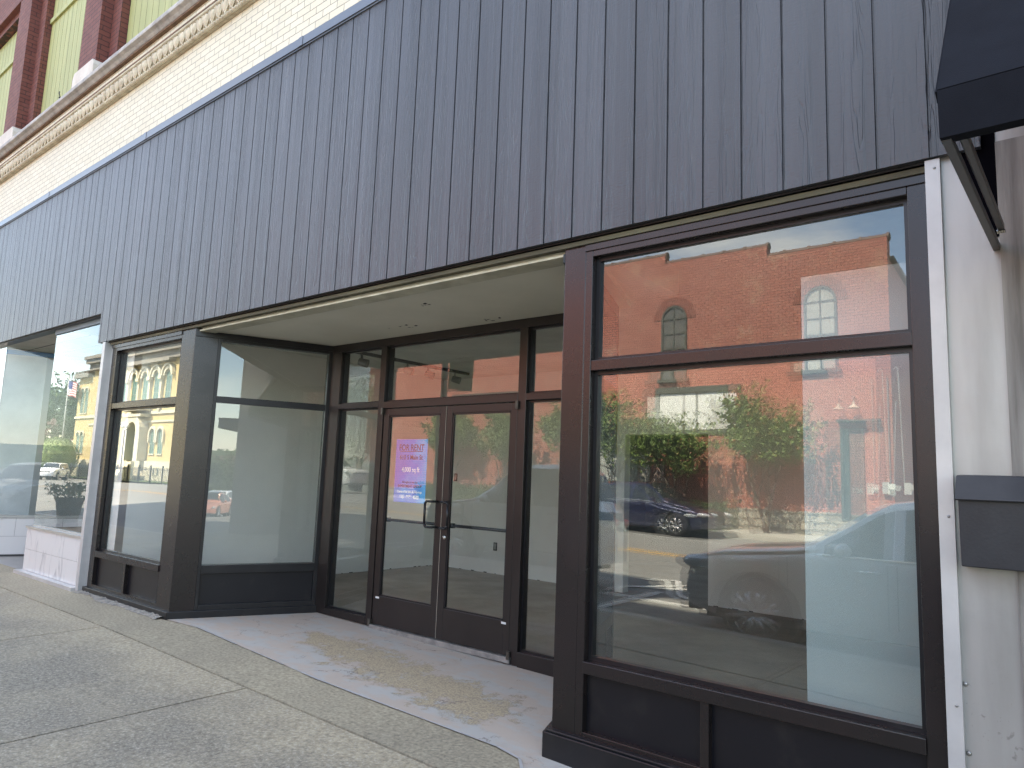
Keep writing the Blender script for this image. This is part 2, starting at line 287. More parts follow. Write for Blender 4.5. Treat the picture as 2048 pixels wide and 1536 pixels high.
def concrete_mat(name, ca, cb_, cc, joint_y=None, grain=1):
    m, n, l, b = mat_new(name); b.inputs['Roughness'].default_value = .85
    g = n.new('ShaderNodeNewGeometry')
    def noi(s, d=8, r=.6):
        q = n.new('ShaderNodeTexNoise'); q.inputs['Scale'].default_value = s; q.inputs['Detail'].default_value = d; q.inputs['Roughness'].default_value = r; l(g.outputs['Position'], q.inputs[0]); return q
    big = noi(.9); x1 = n.new('ShaderNodeMixRGB'); x1.inputs[1].default_value = (*ca, 1); x1.inputs[2].default_value = (*cb_, 1)
    r1 = n.new('ShaderNodeMapRange'); r1.inputs[1].default_value = .35; r1.inputs[2].default_value = .65; l(big.outputs[0], r1.inputs[0])
    if joint_y is not None:
        sx = n.new('ShaderNodeSeparateXYZ'); l(g.outputs['Position'], sx.inputs[0])
        d = n.new('ShaderNodeMath'); d.operation = 'SUBTRACT'; d.inputs[1].default_value = joint_y; l(sx.outputs[1], d.inputs[0])
        ab = n.new('ShaderNodeMath'); ab.operation = 'ABSOLUTE'; l(d.outputs[0], ab.inputs[0])
        sc = n.new('ShaderNodeMapRange'); sc.inputs[1].default_value = .05; sc.inputs[2].default_value = .62; sc.inputs[3].default_value = .62; sc.inputs[4].default_value = -.3; l(ab.outputs[0], sc.inputs[0])
        s2 = n.new('ShaderNodeMath'); s2.operation = 'ADD'; l(r1.outputs[0], s2.inputs[0]); l(sc.outputs[0], s2.inputs[1]); s2.use_clamp = True; l(s2.outputs[0], x1.inputs[0])
    else: l(r1.outputs[0], x1.inputs[0])
    vo = n.new('ShaderNodeTexVoronoi'); vo.inputs['Scale'].default_value = 120; l(g.outputs['Position'], vo.inputs[0])
    bw = n.new('ShaderNodeSeparateColor'); l(vo.outputs['Color'], bw.inputs[0])
    r2 = n.new('ShaderNodeMapRange'); r2.inputs[1].default_value = .55; r2.inputs[2].default_value = 1; r2.inputs[4].default_value = .55*grain; l(bw.outputs[0], r2.inputs[0])
    x2 = n.new('ShaderNodeMixRGB'); x2.inputs[2].default_value = (*cc, 1); l(x1.outputs[0], x2.inputs[1]); l(r2.outputs[0], x2.inputs[0])
    fine = noi(45, 6); r3 = n.new('ShaderNodeMapRange'); r3.inputs[1].default_value = .3; r3.inputs[2].default_value = .7; r3.inputs[3].default_value = .6; r3.inputs[4].default_value = 1.35; l(fine.outputs[0], r3.inputs[0])
    x3 = n.new('ShaderNodeMixRGB'); x3.blend_type = 'MULTIPLY'; x3.inputs[0].default_value = 1; l(x2.outputs[0], x3.inputs[1]); l(r3.outputs[0], x3.inputs[2])
    st = noi(3.2, 3); r5 = n.new('ShaderNodeMapRange'); r5.inputs[1].default_value = .62; r5.inputs[2].default_value = .75; r5.inputs[3].default_value = 1; r5.inputs[4].default_value = .88; l(st.outputs[0], r5.inputs[0])
    x4 = n.new('ShaderNodeMixRGB'); x4.blend_type = 'MULTIPLY'; x4.inputs[0].default_value = 1; l(x3.outputs[0], x4.inputs[1]); l(r5.outputs[0], x4.inputs[2])
    l(x4.outputs[0], b.inputs['Base Color'])
    bu = n.new('ShaderNodeBump'); bu.inputs['Strength'].default_value = .6*grain; bu.inputs['Distance'].default_value = .004; l(fine.outputs[0], bu.inputs['Height']); l(bu.outputs[0], b.inputs['Normal'])
    return m
walkm = concrete_mat('exposed_aggregate_sidewalk', (.225, .197, .150), (.38, .32, .22), (.46, .42, .34), joint_y=-.56)
bandm = concrete_mat('smooth_concrete_band', (.38, .325, .225), (.29, .25, .18), (.42, .37, .28), grain=.4)
asph = mk('grey_asphalt', (.20, .195, .18), .9, 0, (.155, .15, .14), .5, bump=.4, bs=60)  # mottled grey, used for the whole road
farwalk = mk('far_concrete_walk', (.42, .40, .35), .85, 0, (.34, .32, .28), 1)
yelm = mk('yellow_road_paint', (.75, .42, .08), .7, 0, (.6, .34, .09), 6)
whim = mk('white_road_paint', (.75, .74, .70), .7, 0, (.55, .54, .5), 6)
grassm = mk('lawn_grass', (.09, .16, .035), .9, 0, (.13, .19, .05), 1.5, bump=.5, bs=40)

def entry_mat():
    m, n, l, b = mat_new('peeling_painted_entry_floor'); b.inputs['Roughness'].default_value = .7
    g = n.new('ShaderNodeNewGeometry')
    def noi(s, d=8, r=.6, w=None):
        q = n.new('ShaderNodeTexNoise'); q.inputs['Scale'].default_value = s; q.inputs['Detail'].default_value = d; q.inputs['Roughness'].default_value = r; l(w or g.outputs['Position'], q.inputs[0]); return q
    def rng(i, a, b_, c=0, d=1):
        q = n.new('ShaderNodeMapRange'); q.inputs[1].default_value = a; q.inputs[2].default_value = b_; q.inputs[3].default_value = c; q.inputs[4].default_value = d; l(i, q.inputs[0]); return q.outputs[0]
    def mix(f, a, b_):
        q = n.new('ShaderNodeMixRGB'); l(f, q.inputs[0])
        for s, v in ((1, a), (2, b_)):
            if isinstance(v, tuple): q.inputs[s].default_value = (*v, 1)
            else: l(v, q.inputs[s])
        return q.outputs[0]
    mp = n.new('ShaderNodeMapping'); mp.inputs['Scale'].default_value = (1, 2.2, 1); l(g.outputs['Position'], mp.inputs[0])
    paint = mix(rng(noi(2.3, 6, .65, mp.outputs[0]).outputs[0], .47, .55), (.46, .385, .32), (.43, .41, .375))
    paint = mix(rng(noi(14, 6).outputs[0], .52, .7, 0, .5), paint, (.40, .345, .30))
    vo = n.new('ShaderNodeTexVoronoi'); vo.inputs['Scale'].default_value = 75; l(g.outputs['Position'], vo.inputs[0])
    sc = n.new('ShaderNodeSeparateColor'); l(vo.outputs['Color'], sc.inputs[0])
    peb = mix(sc.outputs[0], (.50, .405, .26), (.40, .32, .21)); peb = mix(rng(vo.outputs['Distance'], .45, .8), peb, (.28, .23, .17))
    # worn band along the walking line: centred on a line from (-2.6,.62) to (.3,.25), ragged edge
    sx = n.new('ShaderNodeSeparateXYZ'); l(g.outputs['Position'], sx.inputs[0])
    ln = n.new('ShaderNodeMath'); ln.operation = 'MULTIPLY_ADD'; ln.inputs[1].default_value = -.14; ln.inputs[2].default_value = .30; l(sx.outputs[0], ln.inputs[0])
    dd = n.new('ShaderNodeMath'); dd.operation = 'SUBTRACT'; l(sx.outputs[1], dd.inputs[0]); l(ln.outputs[0], dd.inputs[1])
    da = n.new('ShaderNodeMath'); da.operation = 'ABSOLUTE'; l(dd.outputs[0], da.inputs[0])
    band = rng(da.outputs[0], .03, .50, .17, -.08)
    ends = rng(sx.outputs[0], -3.3, -2.2, -.25, 0); ends2 = rng(sx.outputs[0], -.25, .3, 0, -.3)
    s = n.new('ShaderNodeMath'); s.operation = 'ADD'; l(band, s.inputs[0]); l(noi(3.4, 12, .8).outputs[0], s.inputs[1])
    s2 = n.new('ShaderNodeMath'); s2.operation = 'ADD'; l(s.outputs[0], s2.inputs[0]); l(ends, s2.inputs[1])
    s3 = n.new('ShaderNodeMath'); s3.operation = 'ADD'; l(s2.outputs[0], s3.inputs[0]); l(ends2, s3.inputs[1])
    mask = rng(s3.outputs[0], .535, .60, 0, .95)
    col = mix(mask, paint, peb)
    # crackle lines
    v2 = n.new('ShaderNodeTexVoronoi'); v2.feature = 'DISTANCE_TO_EDGE'; v2.inputs['Scale'].default_value = 2.2
    dmix = n.new('ShaderNodeMixRGB'); dmix.blend_type = 'LINEAR_LIGHT'; dmix.inputs[0].default_value = .25; l(g.outputs['Position'], dmix.inputs[1]); l(noi(4, 5).outputs[1], dmix.inputs[2]); l(dmix.outputs[0], v2.inputs[0])
    cr = rng(v2.outputs[0], .0, .012, 1, 0)
    cm = n.new('ShaderNodeMath'); cm.operation = 'MULTIPLY'; l(cr, cm.inputs[0]); l(rng(noi(1.5).outputs[0], .5, .6), cm.inputs[1])
    col = mix(cm.outputs[0], col, (.14, .11, .1))
    l(col, b.inputs['Base Color'])
    h = n.new('ShaderNodeMath'); h.operation = 'MULTIPLY'; l(vo.outputs['Distance'], h.inputs[0]); l(mask, h.inputs[1])
    h2 = n.new('ShaderNodeMath'); h2.operation = 'ADD'; l(h.outputs[0], h2.inputs[0]); l(mask, h2.inputs[1])
    bu = n.new('ShaderNodeBump'); bu.invert = True; bu.inputs['Strength'].default_value = .6; bu.inputs['Distance'].default_value = .003; l(h2.outputs[0], bu.inputs['Height']); l(bu.outputs[0], b.inputs['Normal'])
    return m
entm = entry_mat()
def marble_mat():
    m, n, l, b = mat_new('white_marble_tile'); b.inputs['Roughness'].default_value = .22
    g = n.new('ShaderNodeNewGeometry'); mp = n.new('ShaderNodeMapping'); mp.inputs['Rotation'].default_value = (0, R(35), 0); mp.inputs['Scale'].default_value = (2.6, 1, .9); l(g.outputs['Position'], mp.inputs[0])
    no = n.new('ShaderNodeTexNoise'); no.inputs['Scale'].default_value = 1.3; no.inputs['Detail'].default_value = 6; no.inputs['Distortion'].default_value = .6; l(mp.outputs[0], no.inputs[0])
    s = n.new('ShaderNodeMath'); s.operation = 'SUBTRACT'; s.inputs[1].default_value = .5; l(no.outputs[0], s.inputs[0]); a = n.new('ShaderNodeMath'); a.operation = 'ABSOLUTE'; l(s.outputs[0], a.inputs[0])
    r = n.new('ShaderNodeMapRange'); r.inputs[1].default_value = 0; r.inputs[2].default_value = .035; r.inputs[3].default_value = .75; r.inputs[4].default_value = 0; l(a.outputs[0], r.inputs[0])
    n2 = n.new('ShaderNodeTexNoise'); n2.inputs['Scale'].default_value = 2; l(g.outputs['Position'], n2.inputs[0]); mu = n.new('ShaderNodeMath'); mu.operation = 'MULTIPLY'; l(r.outputs[0], mu.inputs[0])
    r2 = n.new('ShaderNodeMapRange'); r2.inputs[1].default_value = .4; r2.inputs[2].default_value = .6; l(n2.outputs[0], r2.inputs[0]); l(r2.outputs[0], mu.inputs[1])
    x = n.new('ShaderNodeMixRGB'); x.inputs[1].default_value = (.72, .71, .69, 1); x.inputs[2].default_value = (.38, .37, .38, 1); l(mu.outputs[0], x.inputs[0]); l(x.outputs[0], b.inputs['Base Color'])
    return m
marb = marble_mat(); groutm = mk('dark_grout', (.08, .08, .08), .9)
def metalwall_mat():
    m, n, l, b = mat_new('weathered_metal_cladding'); b.inputs['Roughness'].default_value = .38; b.inputs['Metallic'].default_value = .35
    g = n.new('ShaderNodeNewGeometry'); mp = n.new('ShaderNodeMapping'); mp.inputs['Scale'].default_value = (5, 1, .8); l(g.outputs['Position'], mp.inputs[0])
    no = n.new('ShaderNodeTexNoise'); no.inputs['Scale'].default_value = 1.3; no.inputs['Detail'].default_value = 7; l(mp.outputs[0], no.inputs[0])
    x = n.new('ShaderNodeMixRGB'); x.inputs[1].default_value = (.40, .385, .365, 1); x.inputs[2].default_value = (.29, .28, .26, 1)
    r = n.new('ShaderNodeMapRange'); r.inputs[1].default_value = .4; r.inputs[2].default_value = .7; l(no.outputs[0], r.inputs[0]); l(r.outputs[0], x.inputs[0])
    sp = n.new('ShaderNodeTexNoise'); sp.inputs['Scale'].default_value = 38; sp.inputs['Detail'].default_value = 3; l(g.outputs['Position'], sp.inputs[0])
    sx = n.new('ShaderNodeSeparateXYZ'); l(g.outputs['Position'], sx.inputs[0])
    hz = n.new('ShaderNodeMapRange'); hz.inputs[1].default_value = .95; hz.inputs[2].default_value = .55; hz.inputs[3].default_value = -.14; hz.inputs[4].default_value = .0; l(sx.outputs[2], hz.inputs[0])
    ad = n.new('ShaderNodeMath'); ad.operation = 'ADD'; l(sp.outputs[0], ad.inputs[0]); l(hz.outputs[0], ad.inputs[1])
    rs = n.new('ShaderNodeMapRange'); rs.inputs[1].default_value = .62; rs.inputs[2].default_value = .70; rs.inputs[4].default_value = .55; l(ad.outputs[0], rs.inputs[0])
    x2 = n.new('ShaderNodeMixRGB'); x2.inputs[2].default_value = (.16, .15, .14, 1); l(x.outputs[0], x2.inputs[1]); l(rs.outputs[0], x2.inputs[0]); l(x2.outputs[0], b.inputs['Base Color'])
    n5 = n.new('ShaderNodeTexNoise'); n5.inputs['Scale'].default_value = 3.5; n5.inputs['Detail'].default_value = 5; l(g.outputs['Position'], n5.inputs[0])
    bu = n.new('ShaderNodeBump'); bu.inputs['Strength'].default_value = .5; bu.inputs['Distance'].default_value = .01; l(n5.outputs[0], bu.inputs['Height']); l(bu.outputs[0], b.inputs['Normal'])
    return m
metw = metalwall_mat()
metw2 = mk('streaked_shaded_cladding', (.34, .325, .30), .5, .2, (.12, .11, .10), 1.4, vr=(.28, .64), bump=.1, bs=20, sc=(7, 1, .5))  # stain streaks, with the awning's shade also put into the dark colour

# ------------------------------------------------------------------ ground
m = MB()                                               # asphalt sheet, following the hill
xs = [-900, -500, -300, -200, -160, -130, -100, -85, -72, -60, -50, -40, -34, -30]+[-28+i*1 for i in range(46)]+[20, 25, 30, 40, 50, 60, 80, 120, 200, 400, 900]
ys = [-900, -400, -200, -120, -80, -60, -45, -38, -30, -26, -22, -20, -18, -17, -15, -13, -12, -11, -10, -9, -8, -7, -6, -5, -4.5, -3.9, 0, 12, 60, 300]
for x in xs:
    for y in ys: m.v.append((x, y, zr(x, y)-(.5 if y > -3.9 else 0)))
ny = len(ys)
for i in range(len(xs)-1):
    for j in range(ny-1): m.f.append((i*ny+j, (i+1)*ny+j, (i+1)*ny+j+1, i*ny+j+1)); m.m.append(0)
tag(m.build('road', asph, smooth=True), kind='structure')

def strip(name, matl, x0, x1, y0, y1, dz=.006, zf=zr, step=1.0, y0b=None, y1b=None):
    q = MB(); k = max(1, int((x1-x0)/step)); y0b = y0 if y0b is None else y0b; y1b = y1 if y1b is None else y1b
    for i in range(k):
        a, b = x0+(x1-x0)*i/k, x0+(x1-x0)*(i+1)/k
        fa, fb = i/k, (i+1)/k; ya0, ya1 = y0+(y0b-y0)*fa, y1+(y1b-y1)*fa; yb0, yb1 = y0+(y0b-y0)*fb, y1+(y1b-y1)*fb
        q.face([(a, ya0, zf(a, ya0)+dz), (b, yb0, zf(b, yb0)+dz), (b, yb1, zf(b, yb1)+dz), (a, ya1, zf(a, ya1)+dz)])
    return tag(q.build(name, matl), kind='structure')
strip('yellow_centre_line', yelm, -45, 30, -10.62, -10.5); strip('yellow_centre_line', yelm, -45, 30, -10.92, -10.8)
strip('white_edge_line', whim, -24, 8, -14.5, -14.4)
strip('parking_line', whim, -2.9, 0.6, -5.85, -5.75); strip('parking_line', whim, -9.4, -7.4, -5.85, -5.75)
q = MB()
for (ax, ay, bx, by) in ((-9.2, -4.2, -9.2, -6.4), (-2.35, -4.2, -2.35, -6.4)):
    q.face([(ax-.06, ay, zr(ax, ay)+.01), (ax+.06, ay, zr(ax, ay)+.01), (bx+.06, by, zr(bx, by)+.01), (bx-.06, by, zr(bx, by)+.01)])
tag(q.build('parking_line', whim), kind='structure')
def arrow(name, pts, w):
    q = MB()
    for (ax, ay), (bx, by) in zip(pts[:-1], pts[1:]):
        d = Vector((bx-ax, by-ay)).normalized()*w/2; px, py = -d.y, d.x
        q.face([(ax+px, ay+py, zr(ax, ay)+.012), (ax-px, ay-py, zr(ax, ay)+.012), (bx-px, by-py, zr(bx, by)+.012), (bx+px, by+py, zr(bx, by)+.012)])
    return q
q = arrow('x', [(-2.9, -6.0), (-2.95, -6.35), (-2.75, -6.6), (-2.35, -6.75), (-2.0, -7.0)], .1)
q2 = arrow('x', [(-3.0, -7.3), (-2.6, -7.45), (-2.35, -7.0), (-2.05, -6.4), (-1.8, -6.2)], .1); n0 = len(q.v); q.v += q2.v; q.f += [tuple(i+n0 for i in f) for f in q2.f]; q.m += q2.m
q2 = arrow('x', [(-2.95, -6.35), (-2.5, -6.9), (-2.0, -7.6), (-2.35, -7.9)], .1); n0 = len(q.v); q.v += q2.v; q.f += [tuple(i+n0 for i in f) for f in q2.f]; q.m += q2.m
tag(q.build('white_road_marking', whim), kind='structure')
q = arrow('x', [(-10.6, -4.6), (-10.1, -4.9), (-9.9, -5.4), (-9.6, -5.7)], .14); tag(q.build('white_road_marking', whim), kind='structure')

# near sidewalk: slabs with real gaps
m = MB(); g = .008
jx = [-1.66+2.35*i for i in range(-14, 8)]
for i in range(len(jx)-1):
    x0, x1 = jx[i]+g, jx[i+1]-g
    for (y0, y1) in ((-2.45, -.56), (-4.0, -2.46)):
        y0 += g; y1 -= g; k = 3
        for s in range(k):
            a, b = x0+(x1-x0)*s/k, x0+(x1-x0)*(s+1)/k
            n = len(m.v); dz = .0
            m.v += [(a, y0, gz(a, y0)), (b, y0, gz(b, y0)), (b, y1, gz(b, y1)), (a, y1, gz(a, y1))]+[(a, y0, gz(a, y0)-.3), (b, y0, gz(b, y0)-.3), (b, y1, gz(b, y1)-.3), (a, y1, gz(a, y1)-.3)]
            fs = [(0, 1, 2, 3), (0, 4, 5, 1), (2, 6, 7, 3)]
            if s == 0: fs.append((3, 7, 4, 0))
            if s == k-1: fs.append((1, 5, 6, 2))
            for f in fs: m.f.append(tuple(n+t for t in f)); m.m.append(0)
tag(m.build('sidewalk', walkm), kind='structure')
m = MB()
for i in range(70):
    a, b = -38+i*.9, -38+(i+1)*.9
    m.face([(a, -.54-g, gz(a)), (b, -.54-g, gz(b)), (b, .10, gz(b)), (a, .10, gz(a))])
    m.face([(a, -.54-g, gz(a)), (a, -.54-g, gz(a)-.2), (b, -.54-g, gz(b)-.2), (b, -.54-g, gz(b))])
tag(m.build('sidewalk_band', bandm), kind='structure')
m = MB(); m.box(-40, 24, -4.0, .1, -3.2, -3.1)
for i in range(64):
    a = -40+i; m.face([(a, -4, gz(a, -4)-.05), (a+1, -4, gz(a+1, -4)-.05), (a+1, -.4, gz(a+1)-.05), (a, -.4, gz(a)-.05)])
tag(m.build('sidewalk_bed', mk('joint_dirt', (.06, .055, .045), .95)), kind='structure')
m = MB()
for i in range(64):
    a, b = -40+i, -39+i; z0, z1 = gz(a, -4), gz(b, -4)
    m.face([(a, -4.0, z0), (b, -4.0, z1), (b, -4.15, z1), (a, -4.15, z0)]); m.face([(a, -4.15, z0), (b, -4.15, z1), (b, -4.17, z1-.3), (a, -4.17, z0-.3)])
tag(m.build('kerb', farwalk), kind='structure')
# entry floor (recessed, painted and peeling)
def ez(x): return gz(x)+.004
m = MB(); E1 = [(-4.0, -.03), (-3.5, .03), (-1.47, -.11), (.17, -.12), (.36, -.16), (.52, -.33), (.62, -.36), (.75, -.30)]
E2 = [(-3.99, .6), (-3.4, 1.4), (-1.6, 1.4), (-.2, 1.4), (0, 1.2), (.2, 1.0), (.6, .5), (.75, .1)]
for i in range(len(E1)-1):
    a, b, c, d = E1[i], E1[i+1], E2[i+1], E2[i]
    m.face([(a[0], a[1], ez(a[0])), (b[0], b[1], ez(b[0])), (c[0], c[1], ez(c[0])), (d[0], d[1], ez(d[0]))])
tag(m.build('entry_floor', entm), kind='structure')
m = MB()
for i in range(1, len(E1)-2):
    a, b = Vector(E1[i]), Vector(E1[i+1]); d = (b-a).normalized(); nn = Vector((-d.y, d.x))*.008
    k = max(1, int((b-a).length/.25))
    for s in range(k):
        if random.random() < .12: continue
        p, r_ = a+(b-a)*s/k, a+(b-a)*(s+1-.02)/k; wv = nn*random.uniform(.7, 1.3)
        m.face([(p.x-wv.x, p.y-wv.y, ez(p.x)+.004), (r_.x-wv.x, r_.y-wv.y, ez(r_.x)+.004), (r_.x+wv.x, r_.y+wv.y, ez(r_.x)+.004), (p.x+wv.x, p.y+wv.y, ez(p.x)+.004)])
tag(m.build('white_tile_edging', whitem), kind='structure')
# crumbling mortar fillet along the left plinth
m = MB(); rnd = random.Random(3)
for i in range(95):
    a = -5.98+i*.0205; b = a+.0205
    wA, wB = [.05+.07*mnoise.noise((t*2.2, 0, 0))+.03*mnoise.noise((t*17, 5, 0)) for t in (a, b)]
    hA, hB = [.012+.018*abs(mnoise.noise((t*11, 3, 0))) for t in (a, b)]
    m.face([(a, -.05-wA, gz(a)+.002), (b, -.05-wB, gz(b)+.002), (b, -.05-wB*.5, gz(b)+hB), (a, -.05-wA*.5, gz(a)+hA)])
    m.face([(a, -.05-wA*.5, gz(a)+hA), (b, -.05-wB*.5, gz(b)+hB), (b, -.034, gz(b)+hB*1.5), (a, -.034, gz(a)+hA*1.5)])
tag(m.build('crumbling_mortar', mk('old_mortar', (.34, .31, .26), .95, 0, (.2, .19, .17), 18, bump=.9, bs=60, dist=.02)), kind='structure')

# ------------------------------------------------------------------ the shop building
B = empty('commercial_building', 'dark-sided shop front with recessed glass entrance under cream brick and boarded green upper windows', 'building')
def part(name, mb, mats, parent=B, **k): return mb.build(name, mats, parent, **k)
YS = -.06
# siding: boards with real grooves
def siding(x0, x1, zb, zt):
    q = MB(); xs_ = []; k0 = 2.362; i = 0
    edges = []
    x = k0
    while x > x0+.02:
        if x < x1-.02: edges.append(x)
        x -= .2032
    edges = sorted(edges); cur = x0; gw = .006
    def quad(a, ya, b, yb): q.face([(a, ya, zb), (b, yb, zb), (b, yb, zt), (a, ya, zt)])
    for e in edges:
        quad(cur, YS, e-gw, YS); quad(e-gw, YS, e-gw*.6, YS+.010); quad(e-gw*.6, YS+.010, e+gw*.6, YS+.010); quad(e+gw*.6, YS+.010, e+gw, YS); cur = e+gw
    quad(cur, YS, x1, YS)
    q.face([(x0, YS, zb), (x0, YS+.03, zb), (x1, YS+.03, zb), (x1, YS, zb)])
    return q
q = siding(-6.21, 2.54, 2.815, 5.11)
q2 = siding(-24, -6.21, 3.171, 5.11); n0 = len(q.v); q.v += q2.v; q.f += [tuple(i+n0 for i in f) for f in q2.f]; q.m += q2.m
q.box(-6.212, -6.208, YS, YS+.1, 2.815, 3.171)
part('wood_siding', q, sidm)
m = MB(); m.box(-24, 2.54, YS-.012, .03, 5.105, 5.118); m.box(-24, 2.54, YS-.022, .03, 5.120, 5.20)
m.prism([(YS-.020, 5.201), (.03, 5.201), (.03, 5.30)], -24, 2.54, ax='x')
for xj in (-2.45, -5.5, -8.55, -11.6): m.box(xj, xj+.06, YS-.026, YS-.0225, 5.118, 5.203)
part('flashing', m, flashm)
# backing / drip and wood strips under the siding
m = MB(); m.box(-6.0, 2.36, YS+.032, .10, 2.805, 2.86); m.box(-24, -6.2, YS+.032, .10, 3.16, 3.24)
part('dark_trim_board', m, blackal)
m = MB(); m.box(-5.95, 2.34, -.018, .02, 2.772, 2.798); m.box(-5.95, 2.34, .022, .05, 2.782, 2.803)
part('wood_strip', m, stripm)
# vestibule soffit
LA, LB = Vector((-3.985, 0)), Vector((-3.455, 1.27)); RA, RB = Vector((.449, 0)), Vector((-.06, 1.27))
m = MB(); m.prism([(-4.1, .052), (.5, .052), (.5, .3), (.1, 1.36), (-3.4, 1.36), (-4.1, .3)], 2.752, 2.80, ax='z')
part('soffit', m, soffm)
m = MB(); m.box(-3.95, .42, .02, .16, 2.738, 2.7515); part('soffit_board', m, mk('soffit_edge_paint', (.62, .60, .47), .7, 0, (.42, .40, .3), 4, bump=.3, bs=50))
m = MB(); rr = random.Random(5)
for (cx, cy, s) in ((-2.05, .95, .16), (-1.1, 1.12, .10), (-1.25, .45, .05)):
    for t in range(7):
        a = cx+rr.uniform(-1, 1)*s; b = cy+rr.uniform(-.4, .4)*s; w = rr.uniform(.01, .05)
        m.face([(a, b, 2.7505), (a+w, b+rr.uniform(-.02, .02), 2.7505), (a+w*.9, b+.015, 2.7495), (a+.01, b+.02, 2.7495)])
tag(part('peeled_paint_flake', m, scuffm), kind='stuff')

# ---- front bays
def front_bay(name, x0, x1, o0, o1, zs, parent, kicks, inner_tilt=None):
    f = MB(); zsl, zsb, zm1, zm0, zot, zkb = zs
    D0, D1 = 0, .115
    f.box(x0, o0, D0, D1, .04, 2.785); f.box(o1, x1, D0, D1, .04, 2.785)                      # jambs
    f.box(o0, o1, D0, D1, zot, 2.785); f.box(o0, o1, D0+.003, D1, zm0, zm1)                    # head, mid rail
    f.box(o0, o1, D0-.012, D1, zsb, zsl); f.box(o0, o1, D0+.001, D1, .04, zkb)                 # sill, bottom rail
    f.box(x0-.002, x1+.002, D0-.008, D0-.0015, zot+.035, 2.770)
    for kx in kicks: f.box(kx-.022, kx+.022, D0+.002, D1, zkb, zsb)
    fr = f.build('frame', bronze, parent, bevel=.003)
    k = MB(); k.box(o0+.001, o1-.001, .04, .06, zkb, zsb); k.build('kick_panel', kickm, parent)
    b = MB()                                                                                  # glazing beads
    for (za, zb) in ((zm1, zot), (zsl, zm0)):
        b.box(o0, o0+.022, .045, .085, za, zb); b.box(o1-.022, o1, .045, .085, za, zb); b.box(o0+.022, o1-.022, .045, .085, zb-.02, zb); b.box(o0+.022, o1-.022, .045, .085, za, za+.02)
    b.build('glazing_bead', blackal, parent)
    for nm, (za, zb) in (('upper_pane', (zm1, zot)), ('lower_pane', (zsl, zm0))):
        p = MB(); p.face([(o0+.01, .062, za+.01), (o1-.01, .062, za+.01), (o1-.01, .062, zb-.01), (o0+.01, .062, zb-.01)])
        pn = p.build(nm, G_['glass'], parent)
        if inner_tilt and nm == 'lower_pane':
            cx, cz = (o0+o1)/2, (za+zb)/2; p = MB(); hw, hh = (o1-o0)/2-.012, (zb-za)/2-.012; ta, tb = inner_tilt
            pts = [(cx+sx*hw, .0815+sx*hw*ta+sz*hh*tb, cz+sz*hh) for sx, sz in ((-1, -1), (1, -1), (1, 1), (-1, 1))]
            p.face(pts); p.build('inner_pane', G_['glass2'], pn)
ZS = (.464, .402, 2.092, 2.033, 2.696, .103)
wr = MB()
WR = empty('storefront_window', None, None); del_ = 0
WR.parent = B; WR.name = 'display_window_right_bay'
WR['label'] = 'large right-hand display window between dark pillar and white metal strip'
front_bay('r', .597, 2.337, .646, 2.258, ZS, WR, [1.33], inner_tilt=(.0105, .001))
WL = empty('display_window', None, None); WL.parent = B; WL['label'] = 'narrow left-hand display window beside the corner pillar'
front_bay('l', -5.92, -4.262, -5.80, -4.263, ZS, WL, [-5.03])
WR.name = 'display_window'
# corner pillars (front face + return face)
def pillar(A, C, A2, nm):     # polygon plan: front from A to A2 ; return from A towards C
    t = (C-A).normalized(); n_ = Vector((t.y, -t.x)) if nm == 'L' else Vector((-t.y, t.x))
    p2 = A+t*.215; inn = p2-n_*.10
    poly = [tuple(A), tuple(A2), (A2.x, .12), tuple(inn), tuple(p2)]
    q = MB(); q.prism(poly, .05, 2.775, ax='z'); return q.build('corner_pillar', bronze, B, bevel=.003)
pillar(LA, LB, Vector((-4.262, 0)), 'L'); pillar(RA, RB, Vector((.597, 0)), 'R')
# splayed return windows
def ret_window(A, C, side):
    t = (C-A).normalized(); Lr = (C-A).length; ang = math.atan2(t.y, t.x)
    M_ = Matrix.Translation((A.x, A.y, 0)) @ Matrix.Rotation(ang, 4, 'Z')
    e = empty('side_display_window', None, None); e.parent = B
    e['label'] = 'angled side window of the recessed entrance, ' + ('left side' if side == 'L' else 'right side')
    d0, d1 = (0, .11) if side == 'L' else (-.11, 0)
    o = (lambda y: y) if side == 'L' else (lambda y: -y)
    f = MB(); a0, a1, s0, s1 = .215, .245, 1.305, Lr
    def bx(x0, x1, y0, y1, z0, z1): ya, yb = sorted((o(y0), o(y1))); f.box(x0, x1, ya, yb, z0, z1, M=M_)
    bx(a0, a1, 0, .10, .05, 2.75); bx(s1-.06, s1, .0, .10, .05, 2.75)
    bx(a1, s1-.06, .0, .10, 2.662, 2.75); bx(a1, s1-.06, .002, .10, 2.056, 2.118); bx(a1, s1-.06, -.008, .10, .405, .484); bx(a1, s1-.06, .001, .10, .05, .115)
    bx(0.0, s1, -.012, -.001, 2.69, 2.748)
    f.build('frame', blackal, e, bevel=.003)
    k = MB(); ya, yb = sorted((o(.035), o(.055))); k.box(a1+.001, s1-.061, ya, yb, .115, .405, M=M_); k.build('kick_panel', kickm, e)
    for nm, (za, zb) in (('upper_pane', (2.118, 2.662)), ('lower_pane', (.484, 2.056))):
        p = MB(); yy = o(.03); p.face([tuple(M_ @ Vector(v)) for v in ((a1, yy, za), (s1-.06, yy, za), (s1-.06, yy, zb), (a1, yy, zb))]); p.build(nm, G_['glass'], e)
ret_window(LA, LB, 'L'); ret_window(RA, RB, 'R')
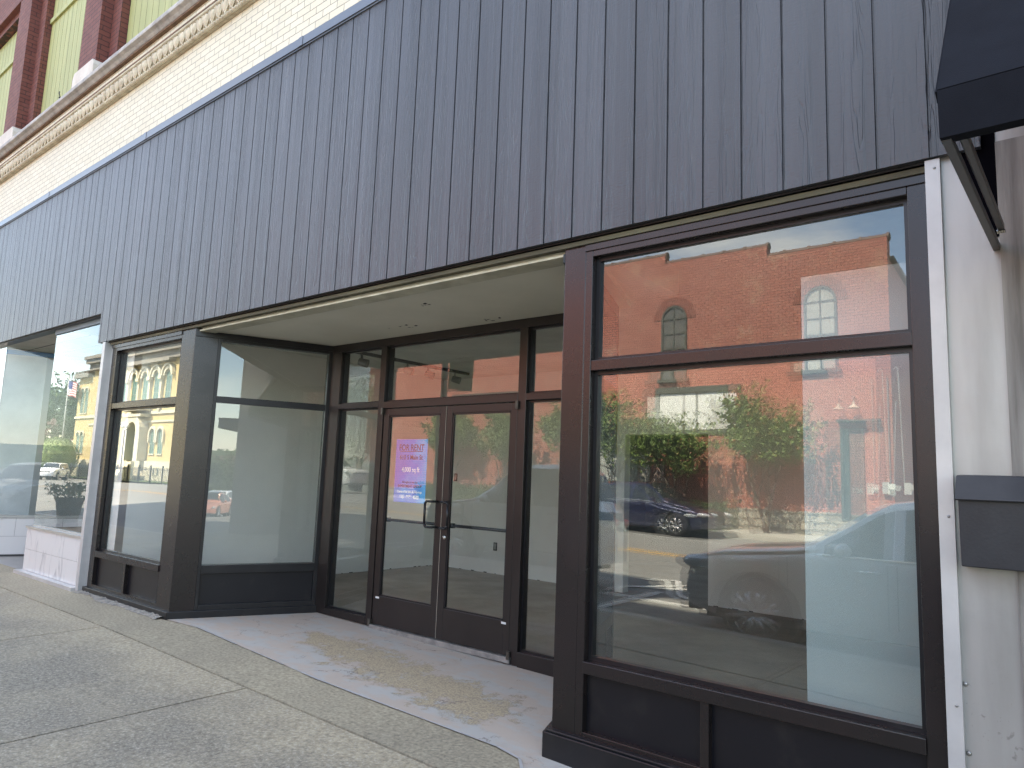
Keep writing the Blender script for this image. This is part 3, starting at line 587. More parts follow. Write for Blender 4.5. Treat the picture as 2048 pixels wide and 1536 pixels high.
# plinth under everything
m = MB(); P1 = .03
lt = (LB-LA).normalized(); ln_ = Vector((lt.y, -lt.x)); rtn = (RB-RA).normalized(); rn_ = Vector((-rtn.y, rtn.x))
a = LA+Vector((0, -.035))+Vector((.022, 0)); b = LB+ln_*.025
m.prism([(-5.95, -.035), (a.x, a.y), (b.x, b.y), (b.x-.12, b.y+.02), (a.x-.14, .06), (-5.95, .06)], -.12, .066, ax='z')
part('plinth', m, blackal, bevel=.004); m = MB()
a = RA+Vector((-.03, -.045)); b = RB+rn_*.025
m.prism([(a.x, a.y), (2.337, -.045), (2.337, .06), (a.x+.14, .06), (b.x+.12, b.y+.02), (b.x, b.y)], -.25, .066, ax='z')
m.prism([(a.x+.012, a.y+.012), (2.330, -.033), (2.330, .06), (a.x+.14, .06), (b.x+.12, b.y+.02), (b.x+.01, b.y)], .066, .080, ax='z')
part('plinth', m, blackal, bevel=.004)
# ---- entrance wall at y = D
D = 1.245
EN = empty('entrance_frame', None, None); EN.parent = B
f = MB(); T = 2.75
f.box(-3.46, -.06, D, D+.11, 2.672, T)                                   # head
f.box(-3.46, -3.30, D, D+.11, .0, 2.672); f.box(-.40, -.06, D, D+.11, -.08, 2.672)     # outer jambs
f.box(-2.665, -2.585, D, D+.11, .0, 2.672); f.box(-.890, -.805, D, D+.11, -.04, 2.672) # mullions
f.box(-2.585, -.890, D-.002, D+.11, 2.052, 2.118); f.box(-3.30, -2.665, D-.002, D+.11, 2.066, 2.118); f.box(-.805, -.40, D-.002, D+.11, 2.060, 2.118)
f.box(-3.30, -2.665, D-.002, D+.11, .0, .068); f.box(-.805, -.40, D-.002, D+.11, -.06, .068)
f.build('frame', doorm, EN, bevel=.003)
m = MB(); m.box(-2.6, -.87, D-.02, D+.11, -.03, .014); m.build('threshold', mk('aluminium_threshold', (.42, .41, .39), .4, .6, (.25, .25, .24), 12), EN)
for (x0, x1, z0, z1, nm) in ((-3.30, -2.665, 2.118, 2.672, 'transom_pane'), (-2.585, -.890, 2.118, 2.672, 'transom_pane'), (-.805, -.40, 2.118, 2.672, 'transom_pane'),
                             (-3.30, -2.665, .068, 2.066, 'side_pane'), (-.805, -.40, .068, 2.06, 'side_pane')):
    p = MB(); p.face([(x0, D+.06, z0), (x1, D+.06, z0), (x1, D+.06, z1), (x0, D+.06, z1)]); p.build(nm, G_['glass'], EN)
    b_ = MB(); w = .016
    b_.box(x0, x0+w, D+.035, D+.058, z0, z1); b_.box(x1-w, x1, D+.035, D+.058, z0, z1); b_.box(x0+w, x1-w, D+.035, D+.058, z1-w, z1); b_.box(x0+w, x1-w, D+.035, D+.058, z0, z0+w)
    b_.build('glazing_bead', blackal, EN)
def door(x0, x1, g0, g1, hinge, label):
    e = empty('entrance_door', None, None); e.parent = B; e['label'] = label
    d0, d1 = D+.008, D+.052
    f = MB(); f.box(x0, g0, d0, d1, .018, 2.046); f.box(g1, x1, d0, d1, .018, 2.046); f.box(g0, g1, d0, d1, 1.978, 2.046); f.box(g0, g1, d0, d1, .018, .280)
    f.build('door_frame', doorm, e, bevel=.003)
    p = MB(); p.face([(g0, D+.03, .28), (g1, D+.03, .28), (g1, D+.03, 1.978), (g0, D+.03, 1.978)]); p.build('glass', G_['glass'], e)
    b = MB(); w = .014
    b.box(g0, g0+w, D+.014, D+.028, .28, 1.978); b.box(g1-w, g1, D+.014, D+.028, .28, 1.978); b.box(g0, g1, D+.014, D+.028, .28, .28+w); b.box(g0, g1, D+.014, D+.028, 1.978-w, 1.978)
    b.build('glazing_bead', blackal, e)
    r = MB(); r.cyl((g0, D+.075, .985), (g1, D+.075, .985), .014, k=10); r.box(g0-.02, g0+.02, D+.05, D+.09, .965, 1.005); r.box(g1-.02, g1+.02, D+.05, D+.09, .965, 1.005)
    r.build('push_bar', blackal, e, smooth='fix')
    mx_ = x1 if hinge == 'l' else x0; s = -1 if hinge == 'l' else 1
    h = MB(); hx = mx_+s*.055; out = D-.065; r_ = .011
    h2 = hx+s*.085
    pts = [(hx, D+.01, 1.19), (hx, out, 1.19), (h2+s*-.02, out, 1.19), (h2, out, 1.17), (h2, out, .99), (h2-s*.02, out, .965), (hx, out, .965), (hx, D+.01, .965)]
    h.tube(pts, r_, 10)
    for p_ in pts: h.ball(p_, r_, k=10)
    h.build('pull_handle', blackal, e, smooth=True)
    hg = MB(); hxx = x0-.012 if hinge == 'l' else x1+.012
    hm = mk('aged_bronze', (.10, .085, .07), .5, .5)
    for (za_, zb_) in ((1.99, 2.055), (-.002, .06)):
        hg = MB(); hg.cyl((hxx, D-.012, za_), (hxx, D-.012, zb_), .017, k=12); hg.box(hxx-.012, hxx+.012, D-.012, D+.008, za_+.002, zb_-.002); hg.build('pivot_hinge', hm, e)
    st = MB(); sx_ = g0-.04 if hinge == 'l' else g1-.02; st.box(sx_, sx_+.05, d0-.002, d0-.0005, .255, .272); st.build('sticker', stickm, e)
    return e
d1_ = door(-2.577, -1.722, -2.50, -1.795, 'l', 'left leaf of the glass double door, carrying the poster')
d2_ = door(-1.718, -.898, -1.645, -.965, 'r', 'right leaf of the glass double door, with the round lock')
lk = MB(); lk.cyl((-1.668, D+.010, .885), (-1.668, D-.004, .885), .018, k=20); lk.cyl((-1.668, D-.004, .885), (-1.668, D-.008, .885), .011, k=16); lk.build('lock', chromem, d2_, smooth='fix')
ws = MB(); ws.box(-1.7215, -1.7185, D+.004, D+.007, .018, 2.046); ws.build('weather_strip', mk('pale_weather_strip', (.45, .40, .33), .8), d2_)

# ---- interior
m = MB()
m.box(-5.74, -5.60, .115, 5.19, 0, 3.0); m.box(-5.6, -2.12, 5.05, 5.19, 0, 3.0); m.box(-.94, 2.38, 5.05, 5.19, 0, 3.0); m.box(-2.12, -.94, 5.05, 5.19, 2.06, 3.0)
m.box(2.27, 2.38, .6, 5.05, 0, 3.0)
part('interior_wall', m, intw)
m = MB(); m.box(1.66, 2.38, .46, .60, .0, 2.53); o = part('partition', m, mk('pale_blue_white_partition', (.52, .56, .57), .8, 0, (.48, .52, .53), .8)); o['label'] = 'pale partition close behind the right window'
m = MB(); m.box(-5.95, -5.60, .116, .2, .4, 2.8); part('interior_jamb', m, intw)
m = MB(); m.box(-5.6, 2.38, .12, 5.05, 3.0, 3.1); m.box(-4.1, .5, .12, 1.36, 2.801, 2.999); part('interior_ceiling', m, intc)
m = MB(); m.prism([(-5.9, .06), (-4.05, .06), (-3.44, 1.30), (-.05, 1.30), (.5, .06), (2.38, .06), (2.38, 9.2), (-5.9, 9.2)], -.25, -.004, ax='z'); part('interior_floor', m, intf)
m = MB(); m.box(-4, 1.5, 9.0, 9.1, 0, 3.0); m.box(-4.1, -4, 5.19, 9.1, 0, 3.); m.box(1.5, 1.6, 5.19, 9.1, 0, 3); m.box(-4, 1.5, 5.19, 9, 3.0, 3.1); part('back_room_wall', m, intg)
m = MB(); rr = random.Random(8)
for i in range(46):
    if i % 2: x = -5.598; y = rr.uniform(1.5, 5); s = rr.uniform(.01, .06); m.box(x, x+.003, y, y+s, 0, rr.uniform(.003, .012))
    else: x = rr.choice([rr.uniform(-5.5, -2.2), rr.uniform(-.9, .6)]); s = rr.uniform(.01, .08); m.box(x, x+s, 5.046, 5.049, 0, rr.uniform(.003, .014))
tag(part('scuffed_wall_base', m, scuffm), kind='stuff')
def outlet(x, z, label):
    e = empty('wall_outlet', label, 'wall outlet', None, (x, 5.049, z))
    m = MB(); m.box(-.035, .035, -.004, 0, -.06, .06); m.build('cover_plate', mk('dark_outlet_hole', (.03, .03, .03), .6), e)
    m = MB(); m.box(-.018, .018, -.012, -.005, -.045, .045); m.build('socket', mk('grey_socket', (.4, .38, .34), .5), e)
outlet(-4.33, .40, 'open dark outlet box low on the white wall behind the right door'); outlet(-5.22, 1.41, 'dark switch box higher on the white wall near the room corner')
TL = empty('track_light', 'ceiling track light seen through the glass above the doors', 'light', None, (-4.62, 2.2, 2.97))
m = MB(); m.box(-.02, .02, 0, 2.4, -.01, .03); m.build('rail', ironm, TL)
for yy in (.35, 1.15, 1.55, 2.1):
    m = MB(); m.cyl((0, yy, -.01), (0, yy, -.07), .015); m.cyl((-.03, yy-.02, -.10), (.07, yy+.05, -.13), .045, .055, 14); m.build('spot_head', mk('grey_spot_metal', (.25, .25, .22), .5), TL)

# poster
PO = empty('for_rent_poster', 'blue and purple for-rent poster taped inside the left door glass', 'poster', None, (-2.19, D+.040, 1.455))
def poster_mat():
    m, n, l, b = mat_new('poster_watercolour'); b.inputs['Roughness'].default_value = .35
    t = n.new('ShaderNodeTexCoord'); no = n.new('ShaderNodeTexNoise'); no.inputs['Scale'].default_value = 4; no.inputs['Detail'].default_value = 9; l(t.outputs['Object'], no.inputs[0])
    sx = n.new('ShaderNodeSeparateXYZ'); l(t.outputs['Object'], sx.inputs[0])
    ad = n.new('ShaderNodeMath'); ad.operation = 'MULTIPLY_ADD'; ad.inputs[1].default_value = 1.1; l(sx.outputs[0], ad.inputs[0]); l(no.outputs[0], ad.inputs[2])
    r = n.new('ShaderNodeValToRGB'); e = r.color_ramp.elements; e[0].position = .3; e[0].color = (.13, .15, .56, 1); e[1].position = .75; e[1].color = (.06, .38, .78, 1)
    q = e.new(.5); q.color = (.09, .18, .66, 1); l(ad.outputs[0], r.inputs[0]); l(r.outputs[0], b.inputs['Base Color'])
    return m
m = MB(); m.box(-.215, .215, 0, .0015, -.295, .295); m.build('sheet', poster_mat(), PO)
tdark = mk('dark_poster_ink', (.05, .008, .02), .5); twhite = mk('white_poster_ink', (.85, .85, .9), .5); tnavy = mk('navy_poster_ink', (.02, .02, .07), .5)
def ptxt(s, size, z, mt, bold=.0, sx=1):
    M_ = Matrix.Translation((0, -.0012, z)) @ Matrix.Rotation(R(90), 4, 'X') @ Matrix.Diagonal((sx, 1, 1, 1)); text_mesh(s, size, mt, 'printed_line', PO, M_, .0004, bold)
ptxt('FOR RENT', .082, .19, tdark, .0010, .9); ptxt('610 S Main St', .062, .105, tdark, .0007, .92); ptxt('4,000 sq ft', .062, -.01, twhite, .0012, .92)
ptxt('Brought to you by', .028, -.115, tnavy, .0003); ptxt('INVESTMENT GROUP', .034, -.155, tnavy, .0006); ptxt('Contact For Info & Showings', .029, -.205, twhite, .0007); ptxt('615   969   4580', .045, -.258, twhite, .0016, .88)
m = MB(); m.box(-.155, .155, -.0018, -.0008, .178, .184); m.build('underline', tdark, PO)

# ---- white post left and neighbouring tiled shop front (same building)
m = MB(); m.box(-6.075, -6.0, YS-.0, .10, -.02, 2.81); m.box(-6.0, -5.93, .02, .10, -.02, 2.81)
part('white_metal_post', m, whitem, bevel=.002)
SH = empty('tiled_shop_front', None, None); SH.parent = B
def tiles(q, M_, x0, x1, z0, z1, off):       # tiles with grout gaps in local x-z, facing -y
    rows = 2; hh = (z1-z0)/rows
    for r_ in range(rows):
        x = x0-(off if r_ else off+.3); 
        while x < x1:
            a, b = max(x, x0)+.0015, min(x+.60, x1)-.0015
            if b > a: q.box(a, b, -.010, .0, z0+r_*hh+.0015, z0+(r_+1)*hh-.0015, M=M_)
            x += .60
I4 = Matrix.Identity(4)
m = MB(); tiles(m, Matrix.Translation((0, -.005, 0)), -7.94, -6.075, .04, .56, .1); m.build('marble_tile', marb, SH)
m = MB(); m.box(-7.93, -6.076, -.0045, .14, -.05, .556); m.build('tile_backing', groutm, SH)
m = MB(); m.box(-7.99, -6.076, -.10, .02, -.02, .038); m.build('white_base_strip', whitem, SH)
m = MB(); m.box(-7.96, -6.076, -.03, .15, .562, .59); m.box(-7.92, -6.076, .035, .065, .59, .605); m.build('window_sill', mk('aluminium_sill', (.5, .49, .46), .4, .5), SH)
p = MB(); p.face([(-7.935, .05, .60), (-6.02, .05, .60), (-6.02, .05, 3.17), (-7.935, .05, 3.17)]); p.build('front_pane', G_['shopglass'], SH)
p = MB(); p.face([(-7.935, .052, .60), (-8.45, 1.2, .60), (-8.45, 1.2, 3.17), (-7.935, .052, 3.17)]); p.build('corner_pane', G_['shopglass'], SH)
m = MB(); m.box(-7.94, -6.0, .03, .08, 3.10, 3.165); m.build('head_channel', mk('blue_grey_channel', (.16, .22, .28), .5), SH)
# display floor + partitions behind it
m = MB(); m.box(-7.93, -6.08, .15, 1.9, .50, .56); m.build('display_floor', intf, SH)
m = MB(); m.box(-8.6, -5.75, 1.9, 2.0, .0, 3.3); m.box(-5.85, -5.75, .12, 1.9, 0, 3.3); m.build('display_wall', mk('grey_display_wall', (.24, .26, .26), .8), SH)  # both display walls in one dark grey
# the splayed return on the far side of that entrance
A2, C2 = Vector((-9.95, .03)), Vector((-9.35, 1.5)); t2 = (C2-A2).normalized(); M2 = Matrix.Translation((A2.x, A2.y, 0)) @ Matrix.Rotation(math.atan2(t2.y, t2.x), 4, 'Z'); L2 = (C2-A2).length
m = MB(); tiles(m, M2, 0, L2, .03, .56, .2); m.build('marble_tile', marb, SH)
m = MB(); m.box(0, L2, .001, .12, -.05, .56, M=M2); m.build('tile_backing', groutm, SH)
m = MB(); m.box(0, L2, -.02, .14, .562, .60, M=M2); m.build('window_sill', mk('aluminium_sill_far', (.4, .39, .37), .4, .5), SH)
p = MB(); p.face([tuple(M2 @ Vector(v)) for v in ((0.02, .05, .6), (L2, .05, .6), (L2, .05, 3.17), (0.02, .05, 3.17))]); p.build('return_pane', G_['shopglass'], SH)
p = MB(); p.face([(-24, .05, .6), (-9.97, .05, .6), (-9.97, .05, 3.17), (-24, .05, 3.17)]); p.build('front_pane', G_['shopglass'], SH)
m = MB(); m.box(.0, L2, .052, .06, 3.02, 3.09, M=M2); m.build('masking_tape', bluetape, SH)
m = MB(); m.box(-10.7, -10.35, .14, .72, .56, 3.16); m.build('white_column', mk('shop_white_column', (.86, .88, .87), .8), SH)
m = MB(); m.box(-10.5, -10.34, .72, 4.5, .45, 3.16); m.build('grey_wall', mk('shop_grey_wall', (.50, .50, .47), .85), SH)
m = MB(); m.prism([(-10.0, .04), (-7.9, .04), (-8.3, 1.5), (-9.4, 1.5)], -.1, .0, ax='z'); m.build('entry_tile_floor', mk('grey_floor_tile', (.33, .32, .30), .5, 0, (.27, .26, .25), 2), SH)
m = MB(); m.box(-11.4, -7.92, .1, 2.4, 3.171, 3.2); m.build('board_soffit', soffw, SH)
for yy in (.45, .85, 1.3): m = MB(); m.box(-11.4, -7.92, yy, yy+.012, 3.1685, 3.1715); m.build('soffit_joint', scuffm, SH)
m = MB(); m.box(-24, -9.97, .0, .12, -.05, .56); o = part('far_tile_wall', m, marb); m = MB(); m.box(-24, -10.72, 1.2, 1.3, 0, 3.2); part('far_shop_wall', m, intg); m = MB(); m.box(-9.5, -8.3, 1.52, 1.6, 0, 3.2); part('far_shop_door', m, intg)
# ---- upper storey
m = MB(); m.box(-24, -1.0, .03, .5, 5.1, 6.05); m.box(-24, -1.0, .03, .5, 6.30, 6.52)
m.box(-1.0, 2.38, .03, .5, 5.1, 8.6)
part('cream_brick_wall', m, cream)
m = MB(); m.box(-24, -1.0, .0, .5, 6.05, 6.30); m.build('moulding_backing', moldm, B)
m = MB(); m.box(-24, -1, -.035, .0, 6.05, 6.085); m.box(-24, -1, -.045, .0, 6.27, 6.30)
for i in range(430): 
    x = -24+i*.0535
    if x < -13.5 or x > -3: continue
    m.ball((x, -.035, 6.067), .020, .018, .018, k=6)
m.build('bead_course', moldm, B, smooth=True)
e0 = MB(); x = -13.4
while x < -3.0:
    e0.ball((x, -.012, 6.185), .036, .045, .078, k=10); 
    for s in (-1, 1):
        for t in range(5):
            a0 = t/5*2.4; a1 = (t+1)/5*2.4
            p0 = (x+s*.053*math.sin(a0/2.4*math.pi/1.2), -.03, 6.185-.088+.165*t/5); p1 = (x+s*.053*math.sin(a1/2.4*math.pi/1.2), -.03, 6.185-.088+.165*(t+1)/5)
            e0.cyl(p0, p1, .008, k=5, cap=False)
    e0.cyl((x+.0665, -.02, 6.10), (x+.0665, -.03, 6.26), .004, .012, k=5)
    x += .133
o = e0.build('egg_and_dart_course', moldm, B, smooth=True)
m = MB(); m.box(-24, -1, -.05, .03, 6.301, 6.318); m.build('rusty_line', brownm, B)
m = MB(); m.prism([(-.02, 6.52), (.5, 6.52), (.5, 6.70), (-.01, 6.70), (-.07, 6.655), (-.09, 6.60), (-.09, 6.57), (-.05, 6.55)], -24, -1, ax='x'); m.build('stone_ledge', stonem, B, bevel=.004)
m = MB(); m.box(-24, -1, -.015, .03, 6.5, 6.519); m.build('ledge_underside', brownm, B)
for i in range(7):
    rx = -7.65+3.32*(1-i)                                  # right edge of pier front
    if rx > -1: rx = -1.0
    p = empty('brick_pier', None, None); p.parent = B
    m = MB(); zt_ = 13.0 if rx < -12 else 9.5; m.box(rx-.64, rx, .02, .5, 6.92, zt_); m.box(rx, rx+.30, .17, .5, 6.7, zt_); m.box(rx-.94, rx-.64, .17, .5, 6.7, zt_); m.build('brickwork', redb, p)
    m = MB(); m.prism([(rx-.70, 6.70), (rx+.05, 6.70), (rx+.05, 6.86), (rx, 6.95), (rx-.64, 6.95), (rx-.70, 6.86)], -.02, .17, ax='y'); m.build('stone_base', stonew, p, bevel=.01)
for i in range(6):
    x1 = -7.65-.94+.02+3.32*(1-i)+.0; x0 = x1-1.44-.0; x0 = x1-(3.32-.64-.6)-.0
    w = empty('boarded_window', None, None); w.parent = B
    m = MB(); m.box(x0, x1-.02, .27, .40, 6.69, 9.49)
    m.box(x0, x1-.02, .235, .27, 8.80, 8.88); m.build('boards', greenm, w)
    m = MB(); xx = x0+.19
    while xx < x1-.05: m.box(xx, xx+.006, .2685, .2695, 6.70, 8.80); m.box(xx, xx+.006, .2685, .2695, 8.88, 9.5); xx += .19
    m.build('board_joint', greend, w)
m = MB(); m.box(-24, -12.0, .15, .5, 9.5, 13.0); m.box(-12.0, -1.0, .15, .5, 9.5, 9.9); m.box(-24, -1.0, .06, .149, 9.62, 9.75); m.box(-24, -12.0, .501, 12, 5, 13.0); m.box(-12.0, -5.8, .501, 12, 5, 9.8); m.box(-5.8, 2.38, .501, 9.3, 3.12, 8.6)
m.build('red_brick_wall', redb, B)
m = MB(); m.box(-24, -6.2, 2.5, 12, 0, 5.0); m.build('core_wall', intg, B)
m = MB(); m.tube([(-8.85, .0, 6.71), (-8.85, .0, 6.79), (-8.80, -.03, 6.81), (-8.72, -.05, 6.80)], .007, 6); m.ball((-8.85, 0, 6.77), .018, k=8); tag(m.build('iron_hook', ironm), 'small iron bracket hook standing on the stone ledge under green boards', 'bracket')

# ------------------------------------------------------------------ neighbouring metal-clad building at right
N = empty('metal_clad_building', 'pale dented metal-clad wall with a black awning at the right edge', 'building')
m = MB(); m.box(2.388, 9, -.018, .3, -.6, 8.2); m.build('metal_cladding', metw, N)
m = MB(); m.box(2.388, 9, .3, 12, -.6, 8.1); m.build('wall', intg, N)
m = MB(); m.box(2.337, 2.3875, -.045, .05, -.6, 2.81); m.box(2.3876, 2.392, -.045, -.02, -.6, 2.81); m.build('white_edge_strip', whitem, N)
for (x, y_, z, r_) in ((2.372, -.046, 2.77, .006), (2.372, -.046, 1.33, .006), (2.372, -.046, .62, .006), (2.372, -.046, .18, .006), (2.400, -.02, .70, .010), (2.402, -.02, .45, .010)):
    m = MB(); m.ball((x, y_, z), r_, r_*.5, r_, 8); m.build('screw', screwm, N, smooth=True)
m = MB(); m.prism([(2.45, 3.3), (2.584, 3.3), (2.584, 2.44), (2.566, 2.44), (2.45, 2.86)], -.03, -.0185); m.build('black_wedge_panel', awnbk, N)  # flat black wedge on the wall behind the awning rails
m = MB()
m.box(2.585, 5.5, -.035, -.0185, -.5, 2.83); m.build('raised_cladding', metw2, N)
AW = empty('awning', None, None); AW.parent = N
x0 = 2.56; x1 = 8.0
m = MB()
m.face([(x0, -1.19, 2.52), (x1, -1.19, 2.52), (x1, -.02, 4.10), (x0, -.02, 4.10)]); m.face([(x0, -1.19, 2.52), (x0, -1.18, 2.385), (x1, -1.18, 2.385), (x1, -1.19, 2.52)])
m.face([(x0, -1.19, 2.52), (x0, -.02, 4.10), (x0, -.02, 3.98), (x0, -1.16, 2.50)])
m.face([(x0, -1.18, 2.385), (x0, -1.14, 2.385), (x1, -1.14, 2.385), (x1, -1.18, 2.385)])
o = m.build('canopy', awnm, AW); sd = o.modifiers.new('solid', 'SOLIDIFY'); sd.thickness = .006
m = MB()
for (xx, zz) in ((x0+.012, 2.395), ): m.box(xx-.012, xx+.014, -1.165, -.02, zz-.012, zz+.012)
m.box(x0+.036, x0+.058, -1.165, -.22, 2.40, 2.425); m.box(x0, x1, -1.165, -1.14, 2.388, 2.41); m.box(x0+.14, x1, -.06, -.036, 2.82, 2.84)
m.build('frame_rail', awnm2, AW, bevel=.003)
m = MB(); 
for t in range(4): m.cyl((x0+.036+t*.007, -.225, 2.40), (x0+.036+t*.007, -.215, 2.392), .004, k=6)
m.build('rail_screw', chromem, AW)

MBX = empty('mailbox', 'black steel mailbox with hinged lid on the pale metal wall', 'mailbox', None, (2.42, -.02, 1.30))
m = MB(); m.prism([(0, -.16), (-.115, -.15), (-.13, .115), (0, .14)], .0, .40, ax='x'); m.build('box_body', mailm, MBX, bevel=.004)
m = MB(); m.prism([(0, .195), (-.09, .190), (-.155, .10), (-.148, .094), (-.10, .142), (0, .145)], -.008, .408, ax='x'); m.build('lid', mailm, MBX, bevel=.003)

CBD = empty('corner_building', 'grey rendered building standing forward of the shop row further right', 'building')
m = MB(); m.box(10, 24, -3.45, 12, -2, 9.2); m.build('wall', mk('grey_render', (.30, .30, .29), .85), CBD)
m = MB(); m.box(10.0, 24, -4.0, -3.46, 2.55, 2.85); m.build('canopy', awnm, CBD)
for yy in (-2.6, -.6, 1.4): m = MB(); m.box(9.97, 9.999, yy, yy+1, 3.6, 5.4); m.build('window', mk('dark_side_glass', (.04, .045, .05), .08), CBD)

# ------------------------------------------------------------------ vegetation
leafm = mk('crape_leaf', (.115, .18, .04), .55, 0, (.18, .24, .07), 3, spec=.3); leafd = mk('dark_leaf', (.045, .085, .022), .6, 0, (.08, .12, .035), 2, spec=.3)
barkm = mk('smooth_grey_brown_bark', (.13, .095, .07), .8, 0, (.08, .06, .045), 6, bump=.3, bs=30); fencem = ironm
def leaf(q, c, s, rnd, up_=.3):
    d = Vector((rnd.gauss(0, 1), rnd.gauss(0, 1), rnd.gauss(up_, .8))).normalized(); e = d.cross(Vector((rnd.gauss(0, 1), rnd.gauss(0, 1), rnd.gauss(0, 1)))).normalized()
    c = Vector(c); q.face([c-d*s, c+e*s*.45, c+d*s, c-e*s*.45])
def tree(name, label, cat, group, loc, h, trunks, blobs, nleaf, ls, lm, seed=1, bark=barkm, shoots=0, ch=None):
    rnd = random.Random(seed); e = empty(name, label, cat, group, loc)
    t = MB()
    for (dx, dy, top, r0) in trunks:
        pts = [(0, 0, -.1)]
        for i in range(1, 5):
            f = i/4; pts.append((dx*f**1.3+rnd.uniform(-.04, .04), dy*f**1.3+rnd.uniform(-.04, .04), top*f))
        t.tube(pts, [r0*(1-.17*i) for i in range(5)], 8)
        for k in range(4):
            b = Vector(pts[3 if k % 2 else 2]); q = b+Vector((rnd.uniform(-1, 1), rnd.uniform(-1, 1), rnd.uniform(.6, 1.4)))*(h*.14); t.tube([b, (b+q)/2+Vector((0, 0, -.05)), q], [r0*.45, r0*.3, r0*.12], 6)
    t.build('trunk', bark, e, smooth=True)
    c = MB()
    for (bx, by, bz, rx, rz) in blobs:
        n = int(nleaf/len(blobs)); k = 0
        ncl = max(12, n//26)
        for i in range(ncl):
            v = Vector((rnd.gauss(0, 1), rnd.gauss(0, 1), rnd.gauss(0, 1))).normalized()*(rnd.random()**.35)
            cc = Vector((bx+v.x*rx, by+v.y*rx, bz+v.z*rz)); 
            dr = Vector((v.x, v.y, .9)).normalized()*(ls*rnd.uniform(3, 9))
            for j in range(26):
                f = rnd.random(); leaf(c, cc+dr*f+Vector((rnd.gauss(0, ls*1.1), rnd.gauss(0, ls*1.1), rnd.gauss(0, ls*.8))), ls*rnd.uniform(.7, 1.3), rnd)
    c.build('crown', lm, e, smooth=True)
    return e
def hz_(y): return 0
# crape myrtles in front of the red wall
cm = [(-20.6, -17.9, 'crape myrtle behind the lamp post, leftmost of the row by the red wall', 31), (-17.2, -17.9, 'crape myrtle with forked trunks, second from the left by the red wall', 12),
      (-13.6, -17.9, 'crape myrtle third from the left of the row by the red wall', 9), (-10.3, -17.8, 'crape myrtle behind the navy sedan cabin', 5),
      (-7.9, -17.9, 'dark crape myrtle above the navy sedan bonnet', 6), (-5.0, -17.9, 'broad crape myrtle nearest the numbered doorway', 8)]
for (x, y, lb, sd) in cm:
    rnd = random.Random(sd); s = rnd.uniform(.95, 1.1); low = .55 if sd == 6 else 0
    bl = [(rnd.uniform(-.9, .9), rnd.uniform(-.5, .5), 2.55+rnd.uniform(-.3, .9)-low, .62, .6) for _ in range(5)]+[(0, 0, 2.6-low*.5, 1.05, .55), (rnd.uniform(-.4, .4), 0, 3.5-low*2, .45, .7)]
    tree('crape_myrtle', lb, 'tree', 'crape myrtles along the red brick wall', (x, y, zr(x, y)+.12), 4.2, [(rnd.uniform(-.7, -.3), .1, 2.0, .06), (rnd.uniform(.2, .7), -.1, 2.0, .06), (rnd.uniform(-.1, .2), .15, 2.2, .055)], bl, 5200, .075, leafm, sd)
def hedge(label, x0, x1, y0, y1, h, seed, loc_z):
    rnd = random.Random(seed); q = MB()
    n = int((x1-x0)*(h)*650)
    for i in range(n):
        f = rnd.random()
        x = rnd.uniform(x0, x1); 
        if f < .6: p = (x, y1+rnd.gauss(0, .05), rnd.uniform(0, h))
        else: p = (x, rnd.uniform(y0, y1), h+rnd.gauss(0, .06)+.08*math.sin(x*3))
        leaf(q, p, rnd.uniform(.04, .07), rnd)
    q.box(x0+.1, x1-.1, y0+.1, y1-.1, 0, h-.08)
    o = q.build('hedge', leafd, smooth=False); o.location = (0, 0, loc_z); return tag(o, label, 'hedge', 'clipped hedges in front of the red wall')
hedge('clipped green hedge left of the bare wall end, beside the navy sedan', -9.6, -6.0, -18.6, -17.6, .78, 3, zr(-7, -18)+.1)
hedge('long low hedge under the left crape myrtles', -22.5, -10.0, -18.6, -17.7, .75, 4, zr(-15, -18)+.1)

# ------------------------------------------------------------------ red brick building across the street
redw = brick_mat('red_painted_brick', (.56, .185, .125), (.46, .14, .10), (.16, .06, .045), .235, .088, .011, 1.0, .7, patch=(.56, .33, .22), pr=(.55, .75), pscale=1.3)
stone2 = brick_mat('rubble_stone', (.42, .38, .31), (.33, .30, .25), (.16, .14, .11), .62, .24, .03, 1.0, .9, mrough=.8)
copm = mk('tile_coping', (.16, .075, .05), .6, 0, (.1, .05, .04), 4)
darkglass = mk('dark_window_glass', (.03, .035, .035), .06, 0, (.05, .055, .05), 1); frameg = mk('weathered_green_frame', (.07, .075, .06), .7)
blindm = mk('pale_blind', (.45, .44, .38), .3)
RB_ = empty('red_brick_building', 'red painted brick building with stepped parapet and arched windows across the street', 'building')
YB = -19.0
m = MB(); m.prism([(-26.4, .8), (-1.80, .8), (-1.80, 8.85), (-5.32, 8.85), (-5.32, 9.2), (-8.95, 9.2), (-8.95, 9.5), (-13, 9.5), (-13, 9.8), (-17.5, 9.8), (-17.5, 10.1), (-26.4, 10.1)], YB-.3, YB, ax='y')
m.prism([(YB-16, .8), (YB-.301, .8), (YB-.301, 8.2), (YB-6, 7.4), (YB-16, 6.2)], -2.1, -1.80, ax='x')
m.box(-26.4, -26.1, YB-16, YB-.301, .8, 9.6); m.build('brick_wall', redw, RB_)
m = MB(); m.prism([(-26.4, -.3), (-3.6, -.3), (-3.6, .8), (-26.4, .8)], YB-.3, YB+.03, ax='y'); m.prism([(-2.1, -.3), (-1.78, -.3), (-1.78, .8), (-2.1, .8)], YB-.3, YB+.03, ax='y'); m.prism([(-3.6, -.3), (-2.1, -.3), (-2.1, .8), (-3.6, .8)], YB-.3, YB+.01, ax='y'); m.box(-2.1, -1.78, YB-16, YB-.301, -.3, .8); m.build('stone_foundation', stone2, RB_)
m = MB()
